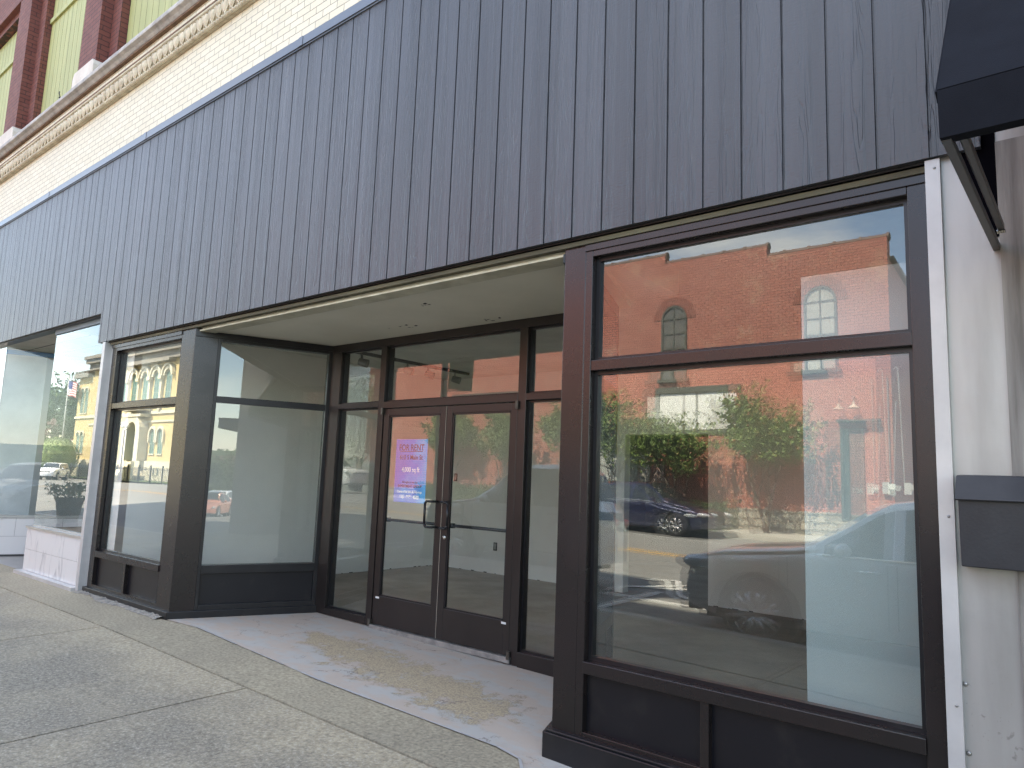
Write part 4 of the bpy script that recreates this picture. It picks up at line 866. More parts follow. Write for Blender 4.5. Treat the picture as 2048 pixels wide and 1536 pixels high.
for (a, b, z) in ((-26.4, -17.5, 10.1), (-17.5, -13, 9.8), (-13, -8.95, 9.5), (-8.95, -5.32, 9.2), (-5.32, -1.78, 8.85)):
    m.cyl((a, YB-.15, z+.04), (b+.03, YB-.15, z+.04), .10, k=10); x = b
    while x > a: m.cyl((x-.05, YB-.15, z+.04), (x+.03, YB-.15, z+.04), .13, k=10); x -= .75
m.build('coping', copm, RB_)
m = MB(); m.prism([(YB-16, 6.22), (YB-.3, 8.22), (YB-.3, 8.34), (YB-16, 6.34)], -2.2, -1.70, ax='x'); m.build('roof_edge', frameg, RB_)
GB = empty('grey_side_building', 'plain grey two-storey building beyond the left end of the red building', 'building')
m = MB(); m.box(-48, -27.6, -44, -27.5, -.5, 9.0); m.build('wall', mk('dark_grey_wall', (.20, .21, .19), .85, 0, (.16, .17, .155), .5), GB)  # dark grey wall with slight mottling
m = MB(); m.box(-48.2, -27.4, -44.2, -27.3, 9.0, 9.3); m.build('roof_edge', frameg, GB)
for wx in (-46, -42.5, -39, -35.5, -32, -29.4): m = MB(); m.box(wx-.5, wx+.5, -27.5, -27.45, 5.4, 7.4); m.build('window', darkglass, GB)
def arch_pts(cx, z0, zs_, r, n=12): return [(cx-r, z0), (cx+r, z0)]+[(cx+r*math.cos(math.pi*i/n), zs_+r*math.sin(math.pi*i/n)) for i in range(n+1)]
def arch_ring(q, cx, z0, zs_, r, R_, y0, y1, n=12, legs=True):
    pi_ = [(cx+r*math.cos(math.pi*i/n), zs_+r*math.sin(math.pi*i/n)) for i in range(n+1)]; po = [(cx+R_*math.cos(math.pi*i/n), zs_+R_*math.sin(math.pi*i/n)) for i in range(n+1)]
    for i in range(n): q.prism([pi_[i], po[i], po[i+1], pi_[i+1]], y0, y1)
    if legs: q.prism([(cx-R_, z0), (cx-r, z0), (cx-r, zs_), (cx-R_, zs_)], y0, y1); q.prism([(cx+r, z0), (cx+R_, z0), (cx+R_, zs_), (cx+r, zs_)], y0, y1)
def arch_window(parent, cx, z0, zs_, r, y, fm, gm, sill=None, bars=True, sgn=1):
    w = empty('arched_window', None, None); w.parent = parent
    g_ = MB(); g_.prism(arch_pts(cx, z0, zs_, r), y-.02, y+.012); g_.build('pane', gm, w)
    f = MB(); arch_ring(f, cx, z0, zs_, r-.05, r+.02, y+.0125, y+.05)
    if bars:
        f.box(cx-.02, cx+.02, y+.0125, y+.04, z0, zs_+r-.05); f.box(cx-r, cx+r, y+.0125, y+.045, (z0+zs_)/2-.03, (z0+zs_)/2+.03); f.box(cx-r, cx+r, y+.0125, y+.038, zs_-.02, zs_+.02); f.box(cx-r, cx+r, y+.0125, y+.038, (z0*.25+zs_*.75)-.015, (z0*.25+zs_*.75)+.015)
    f.build('frame', fm, w)
    if sill: q = MB(); q.box(cx-r-.12, cx+r+.12, y, y+.12, z0-.12, z0); q.build('sill', sill, w)
    return w
for cx in (-3.70, -8.58):
    w = arch_window(RB_, cx, 5.05, 6.95+.2, .46, YB, frameg, mk('grey_window_panes', (.17, .175, .165), .12, 0, (.10, .10, .10), 1.5) if cx != -3.70 else blindm, sill=frameg)
    q = MB(); arch_ring(q, cx, 5.05, 7.15, .50, .80, YB+.001, YB+.018, legs=False); q.build('brick_arch', brick_mat('arch_brick%d' % int(-cx), (.38, .10, .06), (.33, .085, .055), (.12, .04, .03), .075, .20, .01, .8, .7), w)
# white boarded shop opening behind the tree, garage door, notice board
w = empty('boarded_opening', None, None); w.parent = RB_
m = MB(); m.box(-9.1, -6.35, YB, YB+.02, 3.3, 4.55); m.build('white_board', mk('bright_white_board', (.85, .85, .82), .6), w)
m = MB(); m.box(-9.25, -6.2, YB, YB+.08, 4.55, 4.75); m.box(-9.25, -9.1, YB, YB+.07, 3.2, 4.55); m.box(-9.25, -6.2, YB, YB+.05, 3.15, 3.3); m.box(-7.75, -7.68, YB+.0205, YB+.05, 3.3, 4.55); m.build('frame', frameg, w)
m = MB(); m.box(-12.6, -9.45, YB, YB+.03, 1.5, 2.9); m.build('grey_panel_door', mk('pale_grey_panels', (.50, .52, .50), .7, 0, (.40, .42, .40), 1.5), RB_)
m = MB(); m.box(-9.32, -8.88, YB, YB+.02, 1.55, 2.2); m.build('notice_board', mk('faded_notice', (.5, .4, .36), .7), RB_)
# sign band
m = MB(); m.box(-21.6, -16.9, YB, YB+.08, 4.75, 5.35); m.build('sign_board', mk('dark_sign_board', (.10, .07, .06), .6), RB_)
# doorway 801
w = empty('doorway', None, None); w.parent = RB_
m = MB(); m.box(-3.12, -2.62, YB-.01, YB+.02, .6, 3.18); m.build('door', mk('dark_green_door', (.035, .05, .045), .35), w)
m = MB(); m.box(-3.2, -3.12, YB, YB+.07, .6, 3.26); m.box(-2.62, -2.56, YB, YB+.07, .6, 3.26); m.box(-3.12, -2.62, YB, YB+.07, 3.18, 3.26); m.build('door_frame', frameg, w)
m = MB(); m.box(-3.25, -2.10, YB, YB+.22, 3.44, 3.50); m.build('canopy_board', frameg, w)
text_mesh('801', .2, whim, 'door_number', w, Matrix.Translation((-2.36, YB+.012, 1.42)) @ Matrix.Rotation(R(180), 4, 'Z') @ Matrix.Rotation(R(90), 4, 'X'), .003)
w = empty('wall_lamp', None, None); w.parent = RB_
m = MB(); m.tube([(-2.75, YB, 4.1), (-2.75, YB+.25, 4.15), (-2.75, YB+.28, 4.0)], .015); m.build('bracket', frameg, w)
m = MB(); m.lathe([(.03, .18), (.05, .10), (.17, 0), (.165, -.01)], (-2.75, YB+.28, 3.82)); m.build('shade', mk('cream_enamel', (.6, .5, .4), .5), w)
m = MB(); m.tube([(-1.90, YB+.04, 1.6), (-1.90, YB+.04, 4.70)], .018); m.tube([(-1.82, YB+.04, 1.3), (-1.70, YB+.04, 4.0)], .015); m.tube([(-1.55, YB+.0, 1.6), (-1.62, YB+.04, 4.9), (-1.66, YB+.05, 4.98), (-1.74, YB+.04, 4.9)], .018)
m.build('conduit', mk('galvanised_conduit', (.55, .5, .46), .4, .5), RB_)
for x in (-2.0, -1.45): m = MB(); m.box(x-.09, x+.09, YB+.01, YB+.12, 1.40, 1.72); m.cyl((x+.16, YB+.05, 1.6), (x+.16, YB+.15, 1.6), .08, k=14); m.build('electric_meter', mk('pale_meter_box', (.6, .62, .58), .4), RB_)
m = MB(); m.box(-24, 8, -40, -17.0, -.5, .0); 
q = MB()
for i in range(34):
    a = -24.5+i; q.face([(a, -17, zr(a, -17)+.14), (a+1, -17, zr(a+1, -17)+.14), (a+1, -18.99, zr(a+1, -17)+.16), (a, -18.99, zr(a, -17)+.16)]); q.face([(a, -17, zr(a, -17)-.1), (a+1, -17, zr(a+1, -17)-.1), (a+1, -17, zr(a+1, -17)+.14), (a, -17, zr(a, -17)+.14)])
tag(q.build('far_sidewalk', farwalk), kind='structure')

# ------------------------------------------------------------------ vehicles
tyrem = mk('tyre_rubber', (.02, .02, .02), .85); rimm = mk('alloy_rim', (.62, .62, .62), .25, .9); carglass = mk('tinted_car_glass', (.02, .024, .024), .03, 0, (.03, .034, .034), 1, spec=.8)
headm = mk('headlamp_lens', (.75, .76, .78), .08, .3); redl = mk('tail_lamp', (.35, .02, .015), .15); blackp = mk('black_plastic', (.02, .02, .021), .5); chrom = mk('chrome_trim', (.7, .7, .7), .12, 1)
ambm = mk('amber_lamp', (.7, .2, .03), .2)
def paint(name, c, c2=None, metal=.3): return mk(name, c, .28, metal, c2 or c, 2, coat=1, spec=.5)
def car(label, name, cat, loc, heading, body, L_=4.85, Wd=1.82, H=1.45, kind='sedan', ch=None, rim=rimm, simple=False, group=None, fleft=None):
    e = empty(name, label, cat, group, loc, heading)       # local +x = forward, z=0 ground
    hw = Wd/2; h = L_/2; rw = .33 if kind == 'sedan' else .40
    xf, xr_ = h-.93*L_/4.85, -h+1.08*L_/4.85
    if kind == 'sedan':
        top = [(-h, .80), (-h+.08, .98), (-h+.55, 1.03), (-h+1.15, 1.26*H/1.45), (-h+1.75, 1.41*H/1.45), (-h+2.4, H), (-h+2.9, 1.42*H/1.45), (h-1.30, .98), (h-.7, .88), (h-.25, .76), (h, .58)]
        belt = [(-h, .72), (-h+.1, .88), (-h+.6, .95), (h-1.35, .90), (h-.7, .80), (h-.25, .70), (h, .55)]
        wsx = (h-2.05, h-1.32); bgx = (-h+.7, -h+1.6); sgx = (-h+1.0, h-1.75)
    elif kind == 'suv':
        top = [(-h, .9), (-h+.03, 1.15), (-h+.35, 1.75*H/1.85), (-h+.8, H), (h-2.6, H), (h-2.15, 1.78*H/1.85), (h-1.42, 1.20), (h-.5, 1.10), (h-.15, .98), (h, .75)]
        belt = [(-h, .85), (-h+.1, 1.10), (h-1.45, 1.12), (h-.5, 1.02), (h-.15, .92), (h, .7)]
        wsx = (h-2.18, h-1.46); bgx = (-h+.02, -h+.35); sgx = (-h+.45, h-1.95)
    else:  # pickup
        top = [(-h, .8), (-h+.02, 1.12), (-h+1.95, 1.14), (-h+2.0, 1.75), (-h+2.3, H), (h-2.5, H), (h-2.2, 1.78), (h-1.5, 1.24), (h-.4, 1.18), (h-.1, 1.1), (h, .8)]
        belt = [(-h, .78), (-h+.03, 1.08), (h-1.5, 1.14), (h-.4, 1.08), (h-.1, 1.0), (h, .72)]
        wsx = (h-2.25, h-1.53); bgx = (-h+1.98, -h+2.1); sgx = (-h+2.35, h-2.0)
    wf = [(-h, .78), (-h+.15, .92), (-h+.6, 1), (h-1.0, 1), (h-.4, .93), (h-.12, .82), (h, .68)]
    I = lambda t, x: interp([p[0] for p in t], [p[1] for p in t], x)
    n = 100; rows = []; rock = .24 if kind == 'sedan' else .32
    for i in range(n+1):
        x = -h+L_*i/n
        tp = sum(I(top, x+d) for d in (-.08, -.04, 0, .04, .08))/5; bl = min(I(belt, x), tp-.02); w = hw*I(wf, x)
        zb = rock+.08*max(0, (abs(x)-h+.5)/.5)
        for xw in (xf, xr_):
            rr_ = rw+.07
            if abs(x-xw) < rr_: zb = max(zb, rw+math.sqrt(max(0, rr_**2-(x-xw)**2)))
        zb = min(zb, bl-.1); cab = max(0, min(1, (tp-bl-.1)/.25)); wr_ = w*(.97-(.24 if kind != 'pickup' else .18)*cab)
        gt = max(bl+.015, tp-.10)
        rows.append([(w*.95, zb), (w*.985, zb+(bl-zb)*.25), (w*1.0, zb+(bl-zb)*.6), (w*.985, bl-.05), (w*.955, bl), (w*.93, bl+.015), (wr_+(w*.93-wr_)*.12, gt), (wr_*.93, tp-.03), (wr_*.55, tp), (0, tp+.012)])
    K = len(rows[0]); Bd = MB(); Gs = MB(); Gw = MB()
    def V(i, k, s): x = -h+L_*i/n; a, b = rows[i][k]; return (x, s*a, b)
    base = {}
    Bd.v = [V(i, k, s) for s in (1, -1) for i in range(n+1) for k in range(K)]
    idx = lambda i, k, s: (0 if s == 1 else (n+1)*K)+i*K+k
    bp = -h+L_*.5 if kind == 'sedan' else (-h+L_*.53); 
    for s in (1, -1):
        for i in range(n):
            xm = -h+L_*(i+.5)/n
            for k in range(K-1):
                q = (idx(i, k, s), idx(i+1, k, s), idx(i+1, k+1, s), idx(i, k+1, s)); q = q if s == -1 else q[::-1]
                cab = rows[i][6][1]-rows[i][5][1] > .05
                if k == 5 and cab and sgx[0] < xm < sgx[1]+.35 and abs(xm-bp) > .05: tgt = Gs
                elif k >= 6 and cab and (wsx[0]+.03 < xm < wsx[1] or bgx[0] < xm < bgx[1]-.03) and k >= 7: tgt = Gw
                else: tgt = Bd
                if tgt is Bd: Bd.f.append(q); Bd.m.append(0)
                else: tgt.face([Bd.v[j] for j in q])
    for i in (0, n):
        Bd.f.append(tuple([idx(i, k, 1) for k in range(K)]+[idx(i, k, -1) for k in range(K-1, -1, -1)])); Bd.m.append(0)
    Bd.box(-h+.3, h-.3, -hw*.8, hw*.8, rock-.04, .62, 1)
    Bd.build('body', [body, blackp], e, smooth='fix')
    Gs.build('side_glass', carglass, e, smooth=False); Gw.build('windscreen', carglass, e, smooth=False)
    for xw in (xf, xr_):
        for s in (1, -1):
            w = empty('wheel', None, None); w.parent = e; y0, y1 = s*(hw-.22), s*(hw-.01)
            q = MB(); prof = [(rw*.62, 0), (rw*.9, 0), (rw, .03), (rw, .18), (rw*.9, .21), (rw*.66, .21)]
            q.lathe([(a, (b-.21)*s) for a, b in prof], (xw, s*(hw-.01), rw), 28, ax='y'); q.build('tyre', tyrem, w, smooth=True)
            q = MB(); q.cyl((xw, s*(hw-.10), rw), (xw, s*(hw-.16), rw), rw*.66, k=24, m=1)
            q.lathe([(rw*.66, -.0*s), (rw*.60, -.02*s), (rw*.62, -.08*s)], (xw, s*(hw-.012), rw), 28, ax='y')
            ns = 7 if not simple else 5
            for k in range(ns):
                a = 2*math.pi*k/ns; 
                for da in (-.13, .13):
                    c0, s0 = math.cos(a+da*.3), math.sin(a+da*.3); c1, s1 = math.cos(a+da*1.2), math.sin(a+da*1.2)
                    q.tube([(xw+c0*rw*.10, s*(hw-.035), rw+s0*rw*.10), (xw+c1*rw*.62, s*(hw-.022), rw+s1*rw*.62)], [rw*.075, rw*.06], 6)
            q.cyl((xw, s*(hw-.05), rw), (xw, s*(hw-.02), rw), rw*.14, k=14); q.build('rim', [rim, blackp], w, smooth='fix')
            q = MB(); q.cyl((xw, s*(hw-.45), rw), (xw, s*(hw-.225), rw), rw+.06, k=20); q.build('wheel_well', blackp, w)
    bz = I(belt, h-.25)
    for s in (1, -1):
        q = MB(); yy = hw*.70*s; q.ball((h-.30, s*hw*.80, bz-.045), .30, .10, .065 if kind == 'sedan' else .10, 14); q.build('headlight', headm, e, smooth=True)
        q = MB(); q.ball((-h+.10, s*hw*.78, bz+.02), .10, .16, .08, 12); q.build('tail_light', redl, e, smooth=True)
        q = MB(); mx0 = sgx[1]+.12; q.ball((mx0, s*(hw+.10), I(belt, mx0)+.08), .08, .11, .08, 12); q.tube([(mx0, s*(hw*.93), I(belt, mx0)+.03), (mx0, s*(hw+.06), I(belt, mx0)+.06)], .025, 6); q.build('wing_mirror', body, e, smooth=True)
        q = MB()
        for xh in (bp+.22, bp-.85): q.tube([(xh-.10, s*(hw+.012), I(belt, xh)-.12), (xh+.10, s*(hw+.012), I(belt, xh)-.12)], .014, 6)
        q.build('door_handle', chrom if kind != 'sedan' else body, e, smooth=True)
        q = MB(); q.tube([(sgx[0]-.1, s*hw*.962, I(belt, sgx[0])+.012), (0, s*hw*.965, I(belt, 0)+.012), (sgx[1]+.35, s*hw*.962, I(belt, sgx[1]+.35)+.012)], .011, 6); q.build('belt_trim', chrom, e)
        q = MB()
        for xd in (bp, bp+1.02, bp-.98): q.box(xd-.004, xd+.004, s*hw*1.0-.004, s*hw*1.0+.003, rock+.12, I(belt, xd)-.03)
        q.build('door_seam', blackp, e)
    q = MB(); q.box(h-.10, h-.012, -hw*.45, hw*.45, bz-.20, bz-.06); q.build('grille', blackp, e)
    q = MB(); q.box(h-.16, h+.02, -hw*.60, hw*.60, .30, .42); q.build('bumper', blackp if kind != 'sedan' else body, e, bevel=.02)
    return e
navy = paint('navy_metallic', (.007, .010, .040), (.010, .014, .055), .4); silver = paint('silver_metallic', (.66, .65, .64), (.6, .59, .58), .15); greyp = paint('pale_grey_paint', (.45, .45, .47), None, .3); whitep = paint('white_paint', (.75, .76, .78), None, 0); orangep = paint('orange_paint', (.62, .26, .17), None, .1)
za = zr(-6.6, -15.9)
c_ = car('navy blue sedan with seven-spoke alloy wheels parked across the street', 'parked_car', 'car', (-8.0, -16.0, za+.02), 0, navy, 4.85, 1.82, 1.47); c_.rotation_euler = (0, .028, R(0))
c_ = car('silver crossover parked at the near kerb, its nose mirrored in the right window', 'parked_car', 'car', (1.42, -5.13, zr(1.2, -5.1)+.0), math.pi, silver, 4.85, 1.88, 1.78, 'suv'); c_.scale = (1, 1, .93)
car('pale grey full-size sport utility vehicle at the near kerb, mirrored in the doors', 'parked_suv', 'car', (-5.45, -5.45, zr(-5.4, -5.5)), math.pi, greyp, 5.25, 2.0, 1.88, 'suv')
car('white pickup truck with a dark grille crossing beyond the left end of the red building', 'pickup_truck', 'truck', (-32.2, -19.6, zr(-32, -19.6)+.22), R(-4), whitep, 5.8, 2.03, 1.95, 'pickup')
car('white police sport utility vehicle with a push bar, near the flagpole', 'police_car', 'car', (-83.5, -25.0, zr(-83, -25)), R(35), whitep, 5.0, 2.0, 1.8, 'suv')
car('orange sedan coming up the street, right of the shop', 'driving_car', 'car', (37, -12.3, zr(37, -12.3)), math.pi, orangep, 4.4, 1.9, 1.55)
car('white car behind the orange sedan', 'driving_car', 'car', (46, -14.6, zr(46, -14.6)), math.pi, whitep, 4.8, 1.95, 1.75, 'suv')

# ------------------------------------------------------------------ street furniture near the kerb
LP = empty('lamp_post', 'dark street lamp post with flared base and olive street banner', 'lamp post', None, (-6.6, -3.45, gz(-6.6, -3.45)))
pm = mk('dark_green_post_paint', (.03, .035, .03), .45)
m = MB(); m.lathe([(.25, 0), (.25, .12), (.21, .18), (.19, .55), (.15, .80), (.10, .95), (.075, 1.05), (.065, 1.2), (.055, 4.6)], (0, 0, 0), 18); m.build('post', pm, LP, smooth=True)
m = MB(); m.tube([(0, 0, 3.85), (.72, 0, 3.85)], .014); m.tube([(0, 0, 3.02), (.66, 0, 3.0)], .012); m.build('banner_arm', pm, LP)
m = MB(); m.prism([(.10, 3.06), (.70, 2.98), (.74, 3.82), (.12, 3.84)], -.004, .004); m.build('banner', mk('olive_banner_cloth', (.30, .30, .12), .8), LP)
for i, t in enumerate(('HISTORIC', 'DOWNTOWN', 'SPRINGFIELD')):
    text_mesh(t, .105, tnavy, 'banner_lettering', LP, Matrix.Translation((.42, .006, 3.46-.13*i)) @ Matrix.Rotation(R(180), 4, 'Z') @ Matrix.Rotation(R(90), 4, 'X'), .001)
m = MB(); m.lathe([(.05, 4.6), (.14, 4.65), (.17, 4.9), (.12, 5.15), (.03, 5.3)], (0, 0, 0), 14); m.build('lantern', mk('frosted_lantern', (.7, .7, .65), .4), LP, smooth=True)
m = MB(); m.lathe([(.02, .0), (.19, .0), (.22, .05), (.20, .10), (.27, .55), (.31, .66), (.28, .66), (.24, .6), (.0, .58)], (0, 0, 0), 20)
PT = empty('planter', 'tall dark urn planter standing on the sidewalk to the left', 'planter', None, (-15.35, -2.95, gz(-15, -3))); m.build('pot', mk('dark_urn', (.035, .035, .04), .6), PT, smooth=True)
rnd = random.Random(44); e = empty('potted_plant', 'leafy plant growing in the tall dark sidewalk urn', 'plant', None, (-15.35, -2.95, gz(-15, -3)+.58))
q = MB(); q2 = MB()
for i in range(26):
    a = rnd.uniform(0, 6.28); r_ = rnd.uniform(.1, .6); p0 = Vector((0, 0, 0)); p1 = Vector((math.cos(a)*r_*.6, math.sin(a)*r_*.6, rnd.uniform(.15, .4))); p2 = Vector((math.cos(a)*r_*1.2, math.sin(a)*r_, rnd.uniform(.0, .45)))
    q2.tube([p0, p1, p2], .006, 5)
    for k in range(16): leaf(q, p1+(p2-p1)*rnd.random()+Vector((rnd.gauss(0, .04), rnd.gauss(0, .04), rnd.gauss(0, .04))), .05, rnd)
q.build('leaves', leafd, e); q2.build('stem', barkm, e)

# ------------------------------------------------------------------ courthouse across the square
ybr = brick_mat('yellow_court_brick', (.62, .48, .22), (.56, .43, .20), (.45, .36, .2), .25, .09, .008, .3, .8, patch=(.55, .42, .2))
lime = mk('cream_limestone', (.66, .60, .46), .8, 0, (.55, .5, .38), 2); limeg = mk('grey_cornice_stone', (.30, .28, .24), .8, 0, (.2, .19, .17), 3)
cgl = mk('green_blind_glass', (.10, .20, .17), .25); cfr = mk('pale_window_frame', (.45, .5, .42), .6)
CB = empty('courthouse', 'yellow brick courthouse with tall arched windows beyond the fenced lawn', 'building')
YC = -32.0
m = MB(); m.box(-94.5, -69.0, YC-18, YC, -1, 14.0); m.box(-99.2, -94.5, YC-16, YC-.05, -1, 12.2); m.build('brick_wall', ybr, CB)
m = MB(); m.box(-94.5, -69, YC, YC+.25, -1, 1.9); m.box(-99.3, -94.5, YC-.05, YC+.2, -1, 1.9); m.box(-94.5, -69, YC, YC+.15, 7.0, 7.35); m.box(-94.5, -69, YC, YC+.12, 6.1, 6.3); m.box(-99.3, -94.5, YC-.05, YC+.1, 7.0, 7.3); m.build('stone_band', lime, CB)
m = MB(); m.box(-95.2, -68.4, YC-.5, YC+.9, 13.7, 14.2); m.box(-94.9, -68.7, YC-.5, YC+.5, 12.9, 13.7); m.box(-95.4, -68.2, YC-.5, YC+1.1, 14.2, 14.6); m.box(-99.8, -95.2, YC-16, YC+.5, 12.2, 12.7)
for i in range(9): m.box(-99.6+i*.5, -99.35+i*.5, YC-.3, YC+.5, 12.7, 13.0)
m.box(-83.6, -73.2, YC, YC+.8, 12.6, 12.9); m.build('cornice', limeg, CB)
m = MB(); m.prism([(-94.8, 14.6), (-68.8, 14.6), (-71, 18), (-92, 18)], YC-17, YC-1); m.build('roof', mk('slate_roof', (.12, .12, .12), .8), CB)
for cx in (-85.35, -82.58, -79.8, -77.05, -74.3): 
    w = arch_window(CB, cx, 7.6, 11.1, .62, YC, cfr, cgl)
    q = MB(); arch_ring(q, cx, 7.4, 11.1, .72, 1.02, YC+.05, YC+.28, legs=False); arch_ring(q, cx, 7.4, 11.1, 1.10, 1.32, YC+.05, YC+.42, legs=False); q.build('arch_moulding', lime, w)
    q = MB(); q.box(cx-1.75, cx-1.02, YC+.05, YC+.5, 10.75, 11.15); q.box(cx-1.62, cx-1.15, YC, YC+.3, 7.4, 10.75); q.build('pilaster', lime, w)
for cx in (-76.78, -74.93, -88.0, -90.0):
    w = arch_window(CB, cx, 2.7, 4.8, .52, YC, cfr, cgl, sill=lime); q = MB(); arch_ring(q, cx, 3.9, 4.8, .62, .88, YC+.03, YC+.22, legs=True); q.build('arch_moulding', lime, w)
for cx in (-96.33, -97.6):
    for (a, b) in ((7.7, 10.4), (2.7, 4.8)):
        w = arch_window(CB, cx, a, b, .45, YC-.05, cfr, cgl, sill=lime); q = MB(); arch_ring(q, cx, a, b, .5, .68, YC-.02, YC+.12, legs=False); q.build('arch_moulding', lime, w)
w = empty('portal', None, None); w.parent = CB
m = MB(); arch_ring(m, -80.1, 1.9, 5.0, 1.15, 2.1, YC+.02, YC+1.0); m.box(-82.6, -77.7, YC, YC+1.3, 7.36, 8.2); m.box(-82.4, -77.9, YC, YC+1.1, 6.7, 6.99); m.build('arch_surround', lime, w)
m = MB(); m.prism(arch_pts(-80.1, 1.9, 5.0, 1.15), YC, YC+.02); m.build('door', cgl, w)
m = MB()
for i in range(6): m.box(-82.5-.1*i, -77.7+.1*i, YC+1.3+.35*i, YC+1.65+.35*i, -.5, 1.8-.3*i)
m.build('steps', lime, w)
m = MB(); m.box(-84.6, -84.3, YC+3, YC+3.3, -.5, 2); 
lawn = MB(); lawn.face([(-125, YC+2.6, -.28), (-64, YC+2.6, -.20), (-64, -60, -.2), (-125, -60, -.2)]); tag(lawn.build('lawn', grassm), kind='structure')
FN = empty('iron_fence', 'black iron picket fence along the courthouse lawn', 'fence', None, (0, 0, 0)); m = MB()
x = -92.0
while x < -66: m.box(x-.018, x+.018, YC+2.38, YC+2.42, -.35, 1.25); x += .28
m.box(-92, -66, YC+2.39, YC+2.41, 1.0, 1.05); m.box(-92, -66, YC+2.39, YC+2.41, -.1, -.05); m.build('pickets', fencem, FN)
m = MB(); x = -92
while x < -66: m.box(x-.06, x+.06, YC+2.34, YC+2.46, -.4, 1.45); x += 2.6
m.build('fence_post', fencem, FN)
ST = empty('statue', 'green bronze statue standing before the courthouse door', 'statue', None, (-79.6, YC+3.4, -.3))
m = MB(); m.box(-.5, .5, -.5, .5, 0, 1.9); m.build('pedestal', lime, ST)
m = MB(); m.lathe([(.02, 1.9), (.28, 1.92), (.22, 2.8), (.30, 3.3), (.24, 3.55), (.09, 3.65), (.13, 3.78), (.12, 3.95), (.02, 4.02)], (0, 0, 0), 12); m.tube([(.28, 0, 3.4), (.36, .08, 3.0), (.2, .2, 2.75)], .07, 7); m.tube([(-.28, 0, 3.4), (-.36, .05, 3.0), (-.3, .1, 2.6)], .07, 7); m.build('figure', mk('verdigris_bronze', (.10, .22, .19), .7), ST, smooth=True)
SL = empty('street_lamp', 'twin-globe street lamp in front of the courthouse fence', 'street lamp', None, (-75.8, -28.6, -.2))
m = MB(); m.lathe([(.2, 0), (.16, .6), (.08, .8), (.06, 5.2)], (0, 0, 0), 10); m.tube([(-.5, 0, 5.3), (0, 0, 5.1), (.5, 0, 5.3)], .04); m.build('post', pm, SL)
for s in (-.5, .5): m = MB(); m.ball((s, 0, 5.6), .24, k=12); m.build('globe', mk('white_globe', (.75, .75, .72), .4), SL, smooth=True)
FP = empty('flagpole', 'white flagpole flying a striped flag beside the courthouse', 'flagpole', None, (-101.4, -31.5, -.4))
m = MB(); m.cyl((0, 0, 0), (0, 0, 13.0), .09, .05, 10); m.ball((0, 0, 13.05), .14, k=10); m.build('pole', whitem, FP, smooth='fix')
m = MB(); fr_, fwh, fbl = mk('flag_red', (.5, .03, .04), .8), mk('flag_white', (.8, .8, .8), .8), mk('flag_blue', (.03, .04, .2), .8)
for i in range(13):
    for k in range(16):
        def fpnt(u_, v_): return (u_*3.4, .25*math.sin(u_*7)*u_, 12.5-v_*1.9-u_*.75-.08*math.sin(u_*9))
        u0, u1, v0, v1 = k/16, (k+1)/16, i/13, (i+1)/13
        m.face([fpnt(u0, v0), fpnt(u1, v0), fpnt(u1, v1), fpnt(u0, v1)], 2 if (i < 7 and k < 7) else (i % 2))
tag(m.build('flag', [fr_, fwh, fbl], FP)); 
# dark building with pale stripes
DB = empty('striped_brick_building', 'dark brick building with pale striped piers behind the flagpole', 'building')
dkb = mk('dark_brown_brick', (.10, .045, .035), .8); m = MB(); m.box(-176, -144, -70, -50, -1, 11.6); m.build('wall', dkb, DB)
m = MB()
for px in (-163.6, -157.2, -151): 
    for k in range(5): m.box(px-1.1, px+1.1, -50, -49.8, 3.0+k*1.1, 3.5+k*1.1)
m.build('pale_stripe', lime, DB)
m = MB(); m.box(-176, -144, -50, -49, 1.9, 2.5); m.build('canopy', dkb, DB)
m = MB()
for px in (-160.4, -154.1): m.box(px-1.5, px+1.5, -50.0, -49.9, 3, 8.2)
m.build('window', darkglass, DB)
def bigtree(label, x, y, h, r, n, ls, seed, z0=-.4, lm=leafd, name='broadleaf_tree', grp=None):
    rnd = random.Random(seed)
    bl = [(rnd.uniform(-.55, .55)*r, rnd.uniform(-.5, .5)*r, h*.62+rnd.uniform(-.22, .25)*h, r*.5, h*.17) for _ in range(9)]
    return tree(name, label, 'tree', grp, (x, y, z0), h, [(rnd.uniform(-.5, .5), 0, h*.6, h*.028), (r*.3, r*.2, h*.55, h*.018), (-r*.35, -.1, h*.55, h*.018)], bl, n, ls, lm, seed)
bigtree('tall spreading tree between flagpole and striped building', -112, -34.5, 12.5, 7.0, 6500, .34, 21)
for i, (x, y, h, r, lb) in enumerate(((-29.5, -24.6, 8.5, 2.6, 'dark tree just beyond the left end of the red building'), (-35, -24.4, 7.5, 2.6, 'dark tree behind the white pickup truck'), (-52, -30, 10, 4.5, 'tall dark tree left of the grey building'),
                                  (-58, -38, 9, 5, 'rounded tree between the grey building and courthouse'))):
    bigtree(lb, x, y, h, r, 4200, .2, 60+i, z0=.0)
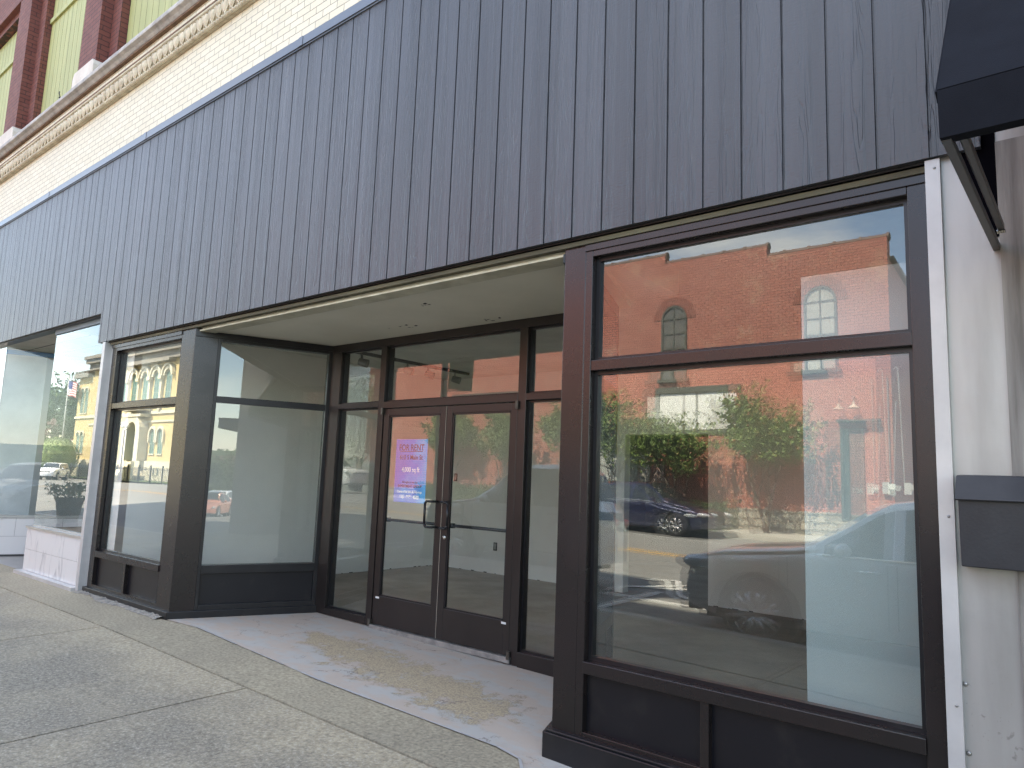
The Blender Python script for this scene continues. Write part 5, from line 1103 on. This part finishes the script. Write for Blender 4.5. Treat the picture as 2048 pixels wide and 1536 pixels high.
for i, (x, y, r, lb) in enumerate(((-94.8, -28.8, 2.4, 'large clipped round shrub at the courthouse corner'), (-100.2, -29.5, 1.6, 'low shrub at the foot of the flagpole'), (-82.2, -29.2, 1.1, 'small shrub by the courthouse steps'))):
    rnd = random.Random(80+i); q = MB(); e = empty('round_shrub', lb, 'shrub', None, (x, y, -.35))
    for k in range(2600):
        v = Vector((rnd.gauss(0, 1), rnd.gauss(0, 1), rnd.gauss(0, 1))).normalized(); s = r*(1+.08*mnoise.noise(v*3)); leaf(q, (v.x*s, v.y*s, r*.95+v.z*s), r*.055, rnd)
    q.ball((0, 0, r*.95), r*.93, k=14); q.build('foliage', leafd if i else leafm, e)
# right end of the street (mirrored in the angled side window)
TB = empty('tan_building', 'low tan building at the right end of the street', 'building'); m = MB(); m.box(70, 110, -40, -14, -8, 2.4); m.box(69.8, 110.2, -40.2, -13.8, 2.4, 2.8); m.build('wall', mk('tan_stucco', (.45, .33, .26), .8), TB)
m = MB()
for k in range(6): m.box(69.93, 69.999, -38+k*4, -36+k*4, -3, 0)
m.build('window', darkglass, TB)
for i, (x, y, h, r) in enumerate(((64, -22, 4.6, 3), (88, -24, 6, 4), (120, -34, 9, 7), (125, -22, 9, 7), (120, 8, 9, 8))):
    bigtree(['leafy tree in front of the tan building', 'tree right of the tan building', 'tall tree behind the tan building', 'far tree on the street axis', 'far tree on the near side of the street'][i], x, y, h, r, 3800, .32, 90+i, z0=zr(x, -10)-.5, lm=leafm if i % 2 else leafd)
SG = empty('street_sign', 'small hanging traffic sign on a thin pole down the street', 'sign', None, (24, -4.6, gz(24, -4.6))); m = MB(); m.cyl((0, 0, 0), (0, 0, 3.2), .04); m.build('pole', pm, SG)
m = MB(); m.box(-.02, .02, -.35, .35, 2.5, 3.2); m.build('plate', mk('grey_sign_back', (.35, .36, .37), .5, .4), SG)

# far hills ring the horizon
m = MB(); K = 90; rn = random.Random(1)
for i in range(K+1):
    a = 2*math.pi*i/K; rr_ = 650; hh = 16+10*mnoise.noise((math.cos(a)*3, math.sin(a)*3, 0)); m.v += [(rr_*math.cos(a), rr_*math.sin(a), -20), (rr_*1.15*math.cos(a), rr_*1.15*math.sin(a), hh)]
for i in range(K): m.f.append((2*i, 2*i+2, 2*i+3, 2*i+1)); m.m.append(0)
tag(m.build('hills', mk('far_wooded_hills', (.06, .10, .04), .95, 0, (.04, .07, .03), .05, bump=1, bs=.3), smooth=True), kind='structure')
